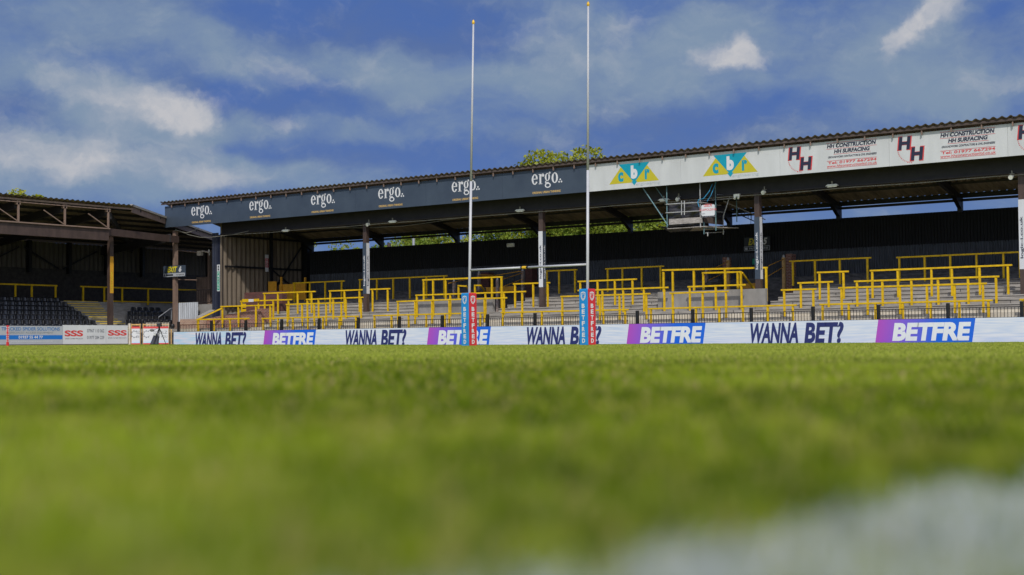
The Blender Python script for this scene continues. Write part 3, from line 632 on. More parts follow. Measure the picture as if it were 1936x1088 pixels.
for r, lst in Bdat.items():
    Y, Z = ROW[r]
    for i, (xl, yl, xr, yr, posts) in enumerate(lst):
        A = onY(xl, yl, Y); B = onY(xr, yr, Y); zt = (A[2]+B[2])/2+.0; x0, x1 = A[0], B[0]
        X = [float(onY(p, yl+(yr-yl)*(p-xl)/(xr-xl), Y)[0]) for p in posts]
        t = thing('crush_barrier', f'yellow crush barrier with {NUM[len(X)]} posts, {ORD[i]} from the left in the {RN[r]} row', 'barrier', (x0, Y, Z), 'yellow crush barriers on the terrace')
        m = MB(); tl_ = random.uniform(-.008, .008); m.hexa([(x0, Y-.06, zt-.04), (x1, Y-.06, zt-.04+tl_), (x1, Y+.04, zt-.04+tl_), (x0, Y+.04, zt-.04), (x0, Y-.06, zt+.035), (x1, Y-.06, zt+.035+tl_), (x1, Y+.04, zt+.035+tl_), (x0, Y+.04, zt+.035)]); m.build('rail', 'yellow', t, bevel=.008)
        for x in X:
            x = min(max(x, x0+.05), x1-.05); w2 = .043
            MB().hexa([(x-w2, Y-w2, Z+.012), (x+w2, Y-w2, Z+.012), (x+w2, Y+w2, Z+.012), (x-w2, Y+w2, Z+.012)]+[(x-w2+random.uniform(-.006, .006), Y-w2, zt-.042), (x+w2, Y-w2, zt-.042), (x+w2, Y+w2, zt-.042), (x-w2, Y+w2, zt-.042)]).build('post', 'yellow', t, bevel=.006)
            if r > 0: MB().box(x-.14, x+.14, Y-.13, Y+.11, Z+.001, Z+.012).build('base_plate', 'black_steel', t)
# sloping end rail down to the front row, left end
t = thing('ramp_rail', 'yellow rail sloping down beside the brick wall at the left end of the terrace', 'railing', (-66, 56.9, .5))
a = onY(373.9, 604.6, 56.4); b = onY(420.5, 583, 56.95); MB().bar(a, b, .09, .08).build('rail', 'yellow', t); MB().box(a[0]-.04, a[0]+.04, 56.36, 56.44, .35, a[2]).build('post', 'yellow', t)
# guards round the two stairwells
def guard(lab, Y0, Z, rail, posts, side, ypost):
    A = onY(rail[0], rail[1], Y0); B = onY(rail[2], rail[3], Y0); zt = (A[2]+B[2])/2
    t = thing('stairwell_guard', lab, 'railing', (A[0], Y0, Z), 'yellow guards round the stairwells')
    MB().bar((A[0], Y0, A[2]), (B[0], Y0, B[2]), .09, .08).build('rail', 'yellow', t)
    for p in posts:
        x = sx(p, Y0, rail[1]); MB().box(x-.043, x+.043, Y0-.043, Y0+.043, ypost, zt-.04).build('post', 'yellow', t)
    if side:
        for (xa, za, xb, zb3, yb3) in side: MB().bar((xa, Y0+.05, za), (xb, yb3, zb3), .07, .08).build('side_rail', 'yellow', t)
g1 = onY(1252, 511.2, 60.2); g2 = onY(1450.9, 506.5, 60.2)
guard('long yellow guard rail above the grey wall of the right stairwell', 60.2, 1.2, (1252, 511.2, 1450.9, 506.5), [1254.5, 1271.8, 1311.8, 1370.9, 1448.5], None, 2.01)
guard('short yellow guard rail inside the right stairwell with a sloping handrail', 61.0, 1.2, (1327.6, 516.5, 1401.8, 514.4), [1329.7, 1394.7, 1400.6], [(sx(1402, 61, 515), float(onY(1402, 516, 61)[2]), sx(1424, 62.5, 545), float(onY(1424, 547, 62.5)[2]), 62.6)], 1.21)
guard('yellow guard rail above the left stairwell behind the left goal post', 60.9, 1.2, (799, 529.8, 950, 524), [801.2, 818.9, 842.6, 930, 948.3], None, 1.21)
guard('pair of low yellow handrails climbing inside the left stairwell', 62.2, 1.2, (866, 540.5, 882, 541.5), [867], [(sx(880, 62.2, 541), float(onY(880, 541, 62.2)[2]), sx(893, 63.4, 555), float(onY(893, 555, 63.4)[2]), 63.4)], 1.21)
guard('low yellow handrail right of the left goal post inside the left stairwell', 62.2, 1.2, (897, 540, 910, 540), [898], [(sx(908, 62.2, 541), float(onY(908, 540, 62.2)[2]), sx(918, 63.4, 555), float(onY(918, 554, 63.4)[2]), 63.4)], 1.21)
# beams across stairwells
for px0, px1, y, lab in ((905, 975, 548, 'orange painted beam across the left stairwell'), (1403, 1440, 541, 'orange painted board low in the right stairwell')):
    a = onY(px0, y, 65.5); b = onY(px1, y-2, 65.5); tag(MB().box(a[0], b[0], 65.5, 65.6, a[2]-.14, a[2]+.12).build('stairwell_beam', 'orange', None), lab, 'beam')
# brick pillars and rusty posts at the rear
for px0, px1, y0, y1, lab in ((909, 924, 516, 549, 'dark brick pillar left of the crossbar sleeve at the rear wall'), (993, 1006, 507, 541, 'dark brick pillar under the yellow crossbar sleeve'), (1366, 1374.5, 487, 529, 'red brick pillar beside an orange post left of the exit sign'), (1485.5, 1497, 480.5, 520, 'red brick pillar beside a pale post right of the exit sign')):
    Y = 66.2; a = onY(px0, y0, Y); b = onY(px1, y1, Y); tag(MB().box(a[0], b[0], Y, Y+.5, b[2]-1.2, a[2]).build('brick_pillar', 'red_brick' if px0 > 1300 else 'dark_brick'), lab, 'pillar')
for px, y0, y1, mm, lab in ((905.5, 513, 550, 'rusty_white', 'rusty white post left of the dark brick pillar behind the goal'), (988, 508, 542, 'rusty_white', 'rusty white post under the crossbar joint'), (1376.5, 487, 529, 'orange_timber', 'orange and white post right of a brick pillar'), (1481.5, 482, 521, 'orange_timber', 'orange post with white tip left of a brick pillar'), (940.5, 525, 563, 'rusty_white', 'peeling white post between the yellow rails in the left stairwell'), (858.5, 528, 563, 'rusty_white', 'rusty white post left of the goal post in the stairwell'), (1335, 508, 550, 'rusty_white', 'thin rusty white post in the right stairwell')):
    Y = 65.4 if y0 < 520 else 63.5; a = onY(px, y0, Y); b = onY(px, y1, Y)
    t = thing('rusty_post', lab, 'post', (a[0], Y, b[2]), 'old steel posts on the upper terrace')
    MB().box(a[0]-.07, a[0]+.07, Y-.07, Y+.07, b[2]-.9, a[2]-.14).build('shaft', mm, t); MB().tube((a[0], Y, a[2]-.14), (a[0], Y, a[2]), .075, .035, 8).build('tip', 'white_paint', t)
def hrail(pts, lab, mm='orange'):
    P = [onY(x, y, Y) for x, y, Y in pts]; tag(MB().path(P, .022).build('handrail', mm), lab, 'handrail', 'thin handrails at the rear of the terrace')
hrail([(848, 536, 62), (905, 524, 65.3)], 'thin handrail rising left of the left goal post')
hrail([(906, 520, 65.3), (938, 521, 65.3), (985, 513, 65.3)], 'thin sagging handrail between the two rear posts under the crossbar')
hrail([(952, 528, 63.2), (986, 517, 65.3)], 'thin upper handrail rising to the right rear post'); hrail([(952, 542, 63.2), (988, 528, 65.3)], 'thin lower handrail rising to the right rear post')
hrail([(1342, 512, 63), (1376, 495, 65.3)], 'thin upper handrail left of the red brick pillar'); hrail([(1340, 530, 63), (1365, 518, 65.3)], 'thin lower handrail left of the red brick pillar')
hrail([(1453, 522, 63), (1482, 505, 65.3)], 'thick orange handrail rising to the post right of the exit sign'); hrail([(1453, 503, 63), (1482, 490, 65.3)], 'thin upper handrail right of the exit sign')
# orange hoarding at the left end
t = thing('orange_hoarding', 'orange plywood enclosure on the upper terrace at the left end wall', 'hoarding', (-65, 63.6, 2.8))
a = onY(507, 533, 63.6); b = onY(522, 555, 63.6); c2_ = onY(577, 540, 63.9)
MB().box(a[0], b[0], 63.6, 63.66, 2.9, a[2]).build('side_panel', 'orange', t); MB().box(b[0]+.01, c2_[0], 63.85, 63.9, 2.9, c2_[2]+.12).build('front_panel', 'orange', t)
for p, y in ((532, 524), (577, 525)): q = onY(p, y, 63.78); MB().box(q[0]-.05, q[0]+.05, 63.73, 63.83, 2.9, q[2]).build('post', 'orange', t)
# brick walls and sign at the left end
t = thing('brick_wall', 'red brick stair wall with pale coping at the left end of the terrace', 'wall', (-66, 57.6, 1))
a = onY(388, 600, 57.6); b = onY(510, 583, 58.0)
MB().hexa([(a[0], 57.3, .5), (b[0], 57.3, .5), (b[0], 58.2, .5), (a[0], 58.2, .5), (a[0], 57.3, 1.75), (b[0], 57.3, 2.3), (b[0], 58.2, 2.3), (a[0], 58.2, 1.75)]).build('brickwork', 'red_brick', t)
a = onY(462, 566, 60.8); b = onY(503, 590, 60.8); tag(MB().box(a[0], b[0]+1.4, 60.8, 61.2, 1.6, onY(503, 552, 60.8)[2]).build('brick_wall', 'dark_brick'), 'dark red brick block behind the yellow barriers near the end wall', 'wall')
t = thing('low_brick_wall', 'low orange red brick wall with sloping coping between the two stands', 'wall', (-67.5, 57, .4))
a = onY(340, 604, 57.0); b = onY(384, 603, 57.0); MB().box(a[0], b[0], 57.0, 57.25, .3, a[2]).build('brickwork', 'pale_brick', t)
p = onY(376, 601, 56.95); q = onY(402, 588, 59.5); MB().bar(p, q, .35, .12).build('coping', 'concrete', t)
# yellow and white warning sign board on barrier
t = thing('warning_sign', 'small yellow and white warning boards fixed to a barrier near the end wall', 'sign', (-62, 58.7, 2.4))
f = Face((0, 58.72, 0), (1, 0, 0), (0, -1, 0)); 
for (x0, y0, x1, y1, mm) in ((458, 566, 470, 571.5, 'yellow'), (480, 565.5, 490, 570, 'yellow'), (458, 575, 465.5, 582, 'yellow'), (458, 585, 465.5, 592, 'yellow'), (470.5, 566, 479.5, 571, 'board_white')):
    a0, z1 = f.hit(x0, y0); a1, z0 = f.hit(x1, y1); MB().box(a0, a1, 58.70, 58.72, z0, z1).build('board', mm, t)
# end wall sign red/white, vertical
f = Face((SX0+.22, 0, 0), (0, 1, 0), (1, 0, 0)); q = f.hit(504.5, 482); q2 = f.hit(504.5, 514)
t = thing('vertical_sign', 'narrow red and white vertical sign on the brown end wall post', 'sign', (SX0+.22, q[0], q2[1]))
MB().box(SX0+.21, SX0+.225, q[0]-.14, q[0]+.14, q2[1], q[1]).build('board', 'board_white', t); MB().box(SX0+.226, SX0+.23, q[0]-.13, q[0]+.13, q2[1]+.27, q[1]-.24).build('red_panel', 'sign_red', t)
m = MB(); fs = Face((SX0+.232, q[0], 0), (0, 1, 0), (1, 0, 0))
for k in range(4): text(m, fs, 'SGIS'[k], -.07, .07, q2[1]+.32+.13*k, q2[1]+.41+.13*k, .03)
m.build('lettering', 'lettering_white', t)
# EXIT 5
f = Face((0, 66.9, 0), (1, 0, 0), (0, -1, 0)); a0, z1 = f.hit(1407, 450); a1, z0 = f.hit(1456, 473)
t = thing('exit_sign', 'dark exit 5 sign with yellow word hung at the rear wall behind the right column', 'sign', (a0, 66.9, z0))
MB().box(a0, a1, 66.88, 66.92, z0, z1).build('board', 'sign_black', t); fs = Face((a0, 66.88, z0), (1, 0, 0), (0, -1, 0)); W, Hh = a1-a0, z1-z0
text(MB(), fs, 'EXIT', .25, .88, Hh*.42, Hh*.92, .04, .2).build('lettering', 'sign_yellow', t); m = MB(); text(m, fs, '5', 1.08, 1.28, Hh*.42, Hh*.92, .04, .2); m.build('number', 'lettering_white', t)
m = MB(); 
for q0, q1, p0, p1 in ((0, W, .0, .02), (0, W, Hh*.3, Hh*.33), (0, .02, 0, Hh*.33), (W-.02, W, 0, Hh*.33)): quad(m, fs, q0, q1, p0, p1, .005)
text(m, fs, 'PATTERSONS', .3, W-.1, .07, .17, .02); quad(m, fs, .06, .2, .05, .18); m.build('sponsor_strip', 'board_grey', t)
MB().tube((a0+.4, 66.9, z1), (a0+.4, 66.9, zr(66.9)-.1), .012).tube((a1-.4, 66.9, z1), (a1-.4, 66.9, zr(66.9)-.1), .012).build('hanger', 'black_steel', t)
for px, py, w_, h_, mm, lab in ((966, 464, .5, .22, 'lamp_white', 'small rectangular light on the dark rear wall between the goal posts'), (1427.5, 495, .22, .32, 'sign_green', 'small green sign half hidden behind the right signed column')):
    q = onY(px, py, 67.15); t = thing('wall_light' if mm == 'lamp_white' else 'green_sign', lab, 'light' if mm == 'lamp_white' else 'sign', tuple(q)); MB().box(q[0]-w_/2, q[0]+w_/2, 67.05, 67.2, q[2]-h_/2, q[2]+h_/2).build('face', mm, t, bevel=.02); MB().box(q[0]-w_/2-.03, q[0]+w_/2+.03, 67.2, 67.24, q[2]-h_/2-.03, q[2]+h_/2+.03).build('back_box', 'black_steel', t)
# ------------------------------------------------------------------ front fence
t = thing('metal_fence', 'low black railing fence with square posts along the front of the terrace', 'fence', (-65.9, 55.4, .3))
FX = [-65.9+2.88*k for k in range(21)]; fy = 55.42
for x in FX: MB().box(x-.065, x+.065, fy-.065, fy+.065, .2, 1.60).build('fence_post', 'black_steel', t, bevel=.015)
for a, b in zip(FX[:-1], FX[1:]):
    m = MB(); m.box(a+.07, b-.07, fy-.02, fy+.02, 1.385, 1.415); m.box(a+.07, b-.07, fy-.02, fy+.02, .42, .46)
    for x in np.arange(a+.18, b-.1, .135): m.box(x-.009, x+.009, fy-.009, fy+.009, .46, 1.385)
    m.build('railing_panel', 'black_steel', t)
# ------------------------------------------------------------------ scaffold camera platform
sc = thing('scaffold_platform', 'hanging scaffold camera platform wrapped in black sheeting below the roof edge', 'scaffold platform', (-33.5, 59.5, 5.6))
def S(x, y, Y=59.3): return onY(x, y, Y)
x0, x1, x2 = S(1262, 400)[0], S(1325, 400)[0], S(1366, 400, 60.6)[0]
YF, YB = 59.25, 61.2
def tb(a, b, mm='scaffold_tube', r=.026, nm='scaffold_pole'): MB().tube(a, b, r, r, 8).build(nm, mm, sc)
ztop = 7.75; zk = lambda y: float(S(1300, y)[2])
tb((x0, YF, zk(428)), (x0, YF, ztop), 'scaffold_blue'); tb((x1, YF, zk(432)), (x1, YF, ztop)); 
xr2 = x1+.05
tb((x1+.9, YB, 5.9), (x1+.9, YB, ztop), 'scaffold_blue'); tb((x1+.55, YF+.5, zk(438)), (x1+.55, YF+.5, ztop), 'scaffold_blue')
tb((S(1302, 360, 60.8)[0], 60.8, 5.9), (S(1302, 360, 60.8)[0], 60.8, ztop), 'scaffold_blue')
tb(S(1213, 352, YF), S(1263, 427, YF), 'scaffold_blue', .028, 'diagonal_brace'); tb(S(1238, 352, 59.6), S(1262, 386, 59.5), 'scaffold_blue', .022, 'diagonal_brace'); tb(S(1386, 352, 60.2), S(1368, 408, 60.2), 'scaffold_tube', .022, 'diagonal_brace')
for y in (386, 402): tb(S(1259, y+1, YF-.05), S(1326, y-3, YF-.05), nm='guard_rail')
tb(S(1326, 383, YF), S(1370, 390, YB), nm='guard_rail'); tb(S(1326, 398, YF), S(1370, 402, YB), nm='guard_rail')
for x in (1288.5, 1294): tb(S(x, 380, YF-.1), S(x, 407, YF-.1), nm='guard_rail')
MB().bar(S(1265, 420, YF-.03), S(1328, 416, YF-.03), .03, .27).build('toe_board', 'plank', sc); MB().bar(S(1331, 416, YF+.2), S(1367, 420, YB), .03, .3).build('toe_board', 'timber', sc)
MB().hexa([(x0, YF, zk(430)-.03), (x1+.1, YF, zk(430)-.03), (x1+1.0, YB, zk(430)-.03), (x0+.1, YB, zk(430)-.03), (x0, YF, zk(430)), (x1+.1, YF, zk(430)), (x1+1.0, YB, zk(430)), (x0+.1, YB, zk(430))]).build('deck', 'plank', sc)
for p0, p1 in (((1332, 427), (1368, 430)), ((1332, 432), (1368, 434)), ((1334, 441), (1369, 439))): tb(S(*p0, YF+.3), S(*p1, YB), 'scaffold_tube' if p0[1] != 432 else 'scaffold_blue', .02, 'deck_bearer')
tb(S(1331, 420, YF+.2), S(1331, 443, YF+.2), 'scaffold_blue'); tb(S(1338, 440, YF+.4), S(1338, 447, YF+.4)); tb(S(1367.5, 408, 60.8), S(1367.5, 444, 60.8)); tb(S(1256, 386, YF+.8), S(1390, 375, YF+.8), 'scaffold_tube', .02); tb(S(1356, 369, 60), S(1374, 369, 60))
# creased black sheeting
def sheet(P, nu=18, nv=9, amp=.07, seed=1, name='sheeting'):
    rg = np.random.default_rng(seed); P = [np.array(p) for p in P]; V = []
    ph = rg.uniform(0, 6, 6)
    for i in range(nu+1):
        for j in range(nv+1):
            u, v = i/nu, j/nv; p = (P[0]*(1-u)+P[1]*u)*(1-v)+(P[3]*(1-u)+P[2]*u)*v
            d = amp*(math.sin(9*u+7*v+ph[0])*.5+math.sin(17*u-11*v+ph[1])*.4+math.sin(4*u+21*v+ph[2])*.3); V.append(p+np.array([d*.3, -d, d*.25*math.sin(8*u+ph[3])]))
    F = [(i*(nv+1)+j, (i+1)*(nv+1)+j, (i+1)*(nv+1)+j+1, i*(nv+1)+j+1) for i in range(nu) for j in range(nv)]
    o = MB().add(V, F).build(name, 'black_sheet', sc, True); s = o.modifiers.new('s', 'SOLIDIFY'); s.thickness = .006; return o
sheet([S(1263, 415, YF+.05), S(1325, 411, YF+.05), S(1325, 384, YF+.05), S(1263, 388, YF+.05)])
sheet([S(1326, 412, YF+.1), S(1371, 416, YB), S(1371, 389, YB), S(1326, 384, YF+.1)], seed=4)
sheet([S(1262, 431, YB), S(1340, 430, YB+.05), S(1340, 408, YB), S(1262, 410, YB)], seed=6)
sheet([S(1252, 432, YF+.1), S(1310, 432, YF+.5), S(1312, 425, YF-.05), S(1247, 429, YF-.05)], amp=.05, seed=8); sheet([S(1268, 440, YF+.4), S(1305, 437, YF+.6), S(1312, 428, YF+.1), S(1250, 430, YF+.05)], amp=.05, seed=9)
fb = Face(S(1326, 398, YF-.12)*1.0, (1, .12, 0), (.12, -1, 0)); a, b = fb.hit(1326.5, 410), fb.hit(1351.5, 386)
cx_, cz_ = (a[0]+b[0])/2, (a[1]+b[1])/2; wx, wz = (b[0]-a[0])/2, (b[1]-a[1])/2-.02
A = []
for qx, qz, t0 in ((1, 1, 0), (-1, 1, 90), (-1, -1, 180), (1, -1, 270)):
    for k in range(4): tt = R(t0+30*k); A.append((cx_+qx*(wx-.07)+.07*math.cos(tt), cz_+qz*(wz-.07)+.07*math.sin(tt)))
n = len(A); V = np.concatenate([fb.pts(A, .0), fb.pts(A, .03)]); bo = MB().add(V, [(k, (k+1) % n, n+(k+1) % n, n+k) for k in range(n)]+[tuple(range(n, 2*n)), tuple(range(n))[::-1]]).build('notice_board', 'board_white', sc)
m = MB(); text(m, fb, 'LEEDS', cx_-.2, cx_+.2, cz_+.17, cz_+.30, .02, 0, .034); text(m, fb, 'SCAFFOLDING', cx_-.42, cx_+.42, cz_-.02, cz_+.08, .01, 0, .034); m.build('lettering', 'text_red', bo)
m = MB(); text(m, fb, 'TELEPHONE', cx_-.38, cx_+.38, cz_-.33, cz_-.26, .01, 0, .034); text(m, fb, '01977', cx_-.38, cx_-.14, cz_-.20, cz_-.13, .01, 0, .034); m.build('small_lettering', 'text_grey', bo)
m = MB(); m.path([S(1321, 378, YF-.1), S(1330, 376, YF-.1), S(1341, 362, YF), S(1347, 348, YF+.2)], .018); m.path([S(1337, 381, YF), S(1344, 370, YF), S(1354, 345, YF+.2)], .018); m.path([S(1321, 378, YF-.1), S(1319, 383, YF-.1), S(1322, 392, YF-.1)], .02); m.build('rope', 'rope_blue', sc)
# ladder leading back from platform to the roof
lad = thing('ladder', 'grey ladder leaning from the scaffold platform down behind the right column', 'ladder', tuple(S(1430, 424, 62.5)))
a1_, b1_ = S(1368, 393, 60.8), S(1447, 428, 63.5)
for off in (0, .32):
    MB().tube(a1_+np.array([0, 0, off]), b1_+np.array([0, 0, off]), .025).build('stile', 'scaffold_tube' if off else 'dark_steel', lad)
for k in range(1, 12): pp = a1_+(b1_-a1_)*k/12; MB().tube(pp, pp+np.array([0, 0, .32]), .015, n=6).build('rung', 'dark_steel', lad)
# ------------------------------------------------------------------ side boards (left touchline)
BX = -68.0; FB = Face((BX, 0, 0), (0, 1, 0), (1, 0, 0))
def side_board(p0, p1, lab, mm='board_white'):
    a0 = FB.hit(p0, 635)[0]; a1 = FB.hit(p1, 635)[0]; zt = 1.34
    t = thing('advertising_board', lab, 'advertising board', (BX, a0, .3), 'printed boards along the side of the pitch'); MB().box(BX-.05, BX, a0+.01, a1-.01, .33, zt+ (0.06 if p0 > 110 else 0)).build('panel', mm, t); return t, a0, a1
t, a0, a1 = side_board(-60, 118.9, 'grey printed board with blue heading and blue telephone stripe, left edge of view', 'board_grey')
def hy(p): return FB.hit(p, 635)[0]
m = MB(); text(m, FB, 'TRACKED SPIDER SOLUTIONS', hy(2.6), hy(113), 1.08, 1.27, .02); m.build('heading', 'text_blue', t)
m = MB(); text(m, FB, 'SPECIALIST ACCESS EQUIPMENT', hy(18), hy(101), .90, 1.02, 0); m.build('subheading', 'text_grey', t)
m = MB(); quad(m, FB, hy(-60), hy(118), .60, .83, .004); m.build('stripe', 'board_blue', t); text(MB(), FB, '01937 55 44 77', hy(35), hy(81), .64, .80, .03, 0, .01).build('phone_number', 'lettering_white', t); text(MB(), FB, 'www.trackedspidersolutions.co.uk', hy(20), hy(100), .42, .53, .0, 0, .01).build('web_address', 'lettering_white', t)
t, a0, a1 = side_board(118.9, 200.5, 'white printed board with red initials and two black telephone numbers')
m = MB(); text(m, FB, 'SSS', hy(122), hy(157), .76, 1.10, .035); m.build('initials', 'text_red', t)
m = MB(); text(m, FB, '07967 110 062', hy(164.5), hy(197), .98, 1.18, .015); m.build('phone_number', 'text_grey', t); text(MB(), FB, '01977 284 229', hy(164.5), hy(197), .60, .79, .015).build('phone_number', 'text_grey', t); text(MB(), FB, 'SPIDER CLIMBER SPECIALISTS', hy(123), hy(157), .60, .67, .0).build('caption', 'text_grey', t)
t, a0, a1 = side_board(200.5, 242, 'smaller white printed board with red initials only, at the corner')
m = MB(); text(m, FB, 'SSS', hy(204), hy(239.5), .80, 1.12, .035); m.build('initials', 'text_red', t); m = MB(); text(m, FB, 'SPIDER CLIMBER SPECIALISTS', hy(204), hy(239), .63, .70, .0); m.build('lettering', 'text_grey', t)
# corner gates on the diagonal
g0 = np.array([-67.95, 53.75, 0]); g1 = np.array([-66.3, 55.3, 0]); gu = (g1-g0)/np.linalg.norm(g1-g0); gn = np.array([gu[1], -gu[0], 0])
FG = Face(g0, gu, gn)
def gate(p0, p1, lab, words, pal):
    a0, a1 = FG.hit(p0, 635)[0], FG.hit(p1, 635)[0]; zt = 1.33; zb_ = .28
    t = thing('corner_gate', lab, 'gate', tuple(g0+gu*a0+np.array([0, 0, .25])), 'orange timber corner gates')
    m = MB()
    for aa in (a0, a1-.06):
        P = [FG.P(aa, 0, -.03), FG.P(aa+.06, 0, -.03), FG.P(aa+.06, 0, -.09), FG.P(aa, 0, -.09)]; m.hexa([q+np.array([0, 0, .2]) for q in P]+[q+np.array([0, 0, 1.5]) for q in P])
    P = [FG.P(a0, 0, -.02), FG.P(a1, 0, -.02), FG.P(a1, 0, -.08), FG.P(a0, 0, -.08)]; m.hexa([q+np.array([0, 0, 1.40]) for q in P]+[q+np.array([0, 0, 1.48]) for q in P]) 
    m.build('frame', 'orange_timber', t)
    if pal:
        m = MB()
        for k in range(16):
            aa = a0+.2+(a1-a0-.25)*k/15; P = [FG.P(aa, 0, -.00), FG.P(aa+.035, 0, -.00), FG.P(aa+.035, 0, -.018), FG.P(aa, 0, -.018)]; m.hexa([q+np.array([0, 0, 1.2]) for q in P]+[q+np.array([0, 0, 1.56]) for q in P])
        m.build('palings', 'pale_timber', t)
    m = MB(); P = [FG.P(a0+.04, 0, .02), FG.P(a1-.03, 0, .02), FG.P(a1-.03, 0, .0), FG.P(a0+.04, 0, .0)]; m.hexa([q+np.array([0, 0, zb_]) for q in P]+[q+np.array([0, 0, zt]) for q in P]); bd = m.build('banner', 'board_white', t)
    b0, b1 = a0+.04, a1-.03; W = b1-b0
    m = MB(); quad(m, FG, b0, b1, zt-.12, zt-.0, .024); quad(m, FG, b0, b1, zb_, zb_+.07, .024); m.build('red_stripe', 'text_red', bd)
    m = MB(); quad(m, FG, b0, b1, zb_+.075, zb_+.23, .024); m.build('pale_blue_stripe', 'led_tint', bd)
    gcx, gcz = b0+(.16 if W > .8 else .12)*1.0+.05, .88
    m = MB(); arc(m, FG, gcx, gcz, (.19, .19), (.165, .165), 50, 330, .026)
    for k in range(7): tt = R(60+40*k); poly(m, FG, [(gcx+.18*math.cos(tt-.14), gcz+.18*math.sin(tt-.14)), (gcx+.24*math.cos(tt-.1), gcz+.24*math.sin(tt-.1)), (gcx+.24*math.cos(tt+.1), gcz+.24*math.sin(tt+.1)), (gcx+.18*math.cos(tt+.14), gcz+.18*math.sin(tt+.14))], .026)
    for (w_, q0, q1, z0, z1) in words: text(m, FG, w_, b0+W*q0, b0+W*q1, z0, z1, .0, 0, .026)
    m.build('lettering', 'text_grey', bd)
gate(247.6, 265.5, 'narrow orange framed gate with a banner beside the white corner post', [('TOOLZ', .5, .98, .90, 1.08), ('FOR', .6, .95, .66, .8)], False)
gate(269.5, 319.5, 'wide orange framed gate with pale palings above its banner behind the camera tripod', [('TOOLZ', .38, .95, .90, 1.07), ('4 YOU', .6, .95, .66, .8)], True)
pw = FG.hit(245, 630)[0]; tag(MB().hexa([FG.P(pw-.06, .2, -.06), FG.P(pw+.06, .2, -.06), FG.P(pw+.06, .2, .06), FG.P(pw-.06, .2, .06), FG.P(pw-.06, 1.52, -.06), FG.P(pw+.06, 1.52, -.06), FG.P(pw+.06, 1.52, .06), FG.P(pw-.06, 1.52, .06)]).build('timber_post', 'pale_timber'), 'pale timber post between the printed boards and the corner gate', 'post')
pw = FG.hit(324, 640)[0]; tag(MB().hexa([FG.P(pw-.04, .2, -.06), FG.P(pw+.02, .2, -.06), FG.P(pw+.02, .2, .0), FG.P(pw-.04, .2, .0), FG.P(pw-.04, 1.15, -.06), FG.P(pw+.02, 1.15, -.06), FG.P(pw+.02, 1.15, .0), FG.P(pw-.04, 1.15, .0)]).build('timber_post', 'orange_timber'), 'short orange timber post left of the screen end', 'post')
# camera tripod
TP = np.array([-66.1, 53.4, .26]); 
t_c = (lambda px: None)
v = ray(301, 640); TP = CO+v*(53.3/v[1]); TP[2] = .26
tp = thing('camera_tripod', 'black television camera on a tripod with covered bag in front of the corner gate', 'video camera', tuple(TP))
vr = np.array([.8, .6, 0.]); vf = np.array([-.6, .8, 0.])
hub = TP+np.array([0, 0, .95])
for k in range(3):
    an = R(90+120*k+20); ft = TP+(vr*math.cos(an)+vf*math.sin(an))*.42; MB().tube(hub, ft, .03, .018).build('leg', 'black_steel', tp)
MB().tube(TP+np.array([0, 0, .8]), TP+np.array([0, 0, 1.02]), .05).build('tripod_head', 'black_steel', tp)
def obx(c, a, b, h, u1=vr, u2=vf):
    P = [c-u1*a-u2*b, c+u1*a-u2*b, c+u1*a+u2*b, c-u1*a+u2*b]; return [q for q in P]+[q+np.array([0, 0, h]) for q in P]
MB().hexa(obx(TP+np.array([0, 0, 1.02]), .10, .22, .22)).build('camera_body', 'black_plastic', tp, bevel=.02); MB().tube(TP+np.array([0, 0, 1.13])-vf*.2, TP+np.array([0, 0, 1.13])-vf*.42+vr*.1, .07, .08, 12).build('lens', 'black_plastic', tp); MB().tube(TP+np.array([0, 0, 1.28])+vr*.02, TP+np.array([0, 0, 1.36])+vr*.02, .04, .06).build('viewfinder', 'black_plastic', tp)
MB().tube(hub-vr*.02, hub-vr*.38+np.array([0, 0, -.13]), .012).build('mic_arm', 'black_steel', tp)
# furry wind cover
nn, mm_ = 12, 8; V = []; cc = hub-vr*.42+np.array([0, 0, -.13])
for i in range(mm_+1):
    for j in range(nn): th, ph = math.pi*i/mm_, 2*math.pi*j/nn; rr_ = 1+.08*random.random(); V.append(cc+vr*.13*math.cos(th)*rr_+np.array([0, 0, 1])*.08*math.sin(th)*math.cos(ph)*rr_+vf*.08*math.sin(th)*math.sin(ph)*rr_)
MB().add(V, [(i*nn+j, i*nn+(j+1) % nn, (i+1)*nn+(j+1) % nn, (i+1)*nn+j) for i in range(mm_) for j in range(nn)]).build('wind_cover', 'fur_grey', tp, True)
c = TP-vr*.18; MB().hexa([c-vr*.32-vf*.18, c+vr*.14-vf*.18, c+vr*.14+vf*.15, c-vr*.32+vf*.15, c-vr*.12+np.array([0, 0, .62]), c+vr*.10+np.array([0, 0, .62])-vf*.05, c+vr*.10+vf*.08+np.array([0, 0, .62]), c-vr*.12+vf*.08+np.array([0, 0, .62])]).build('draped_cover', 'navy_steel', tp, bevel=.04)
MB().hexa([q for q in obx(c+np.array([0, 0, .53])-vf*.17-vr*.02, .05, .01, .05)]).build('cover_tag', 'lamp_white', tp)
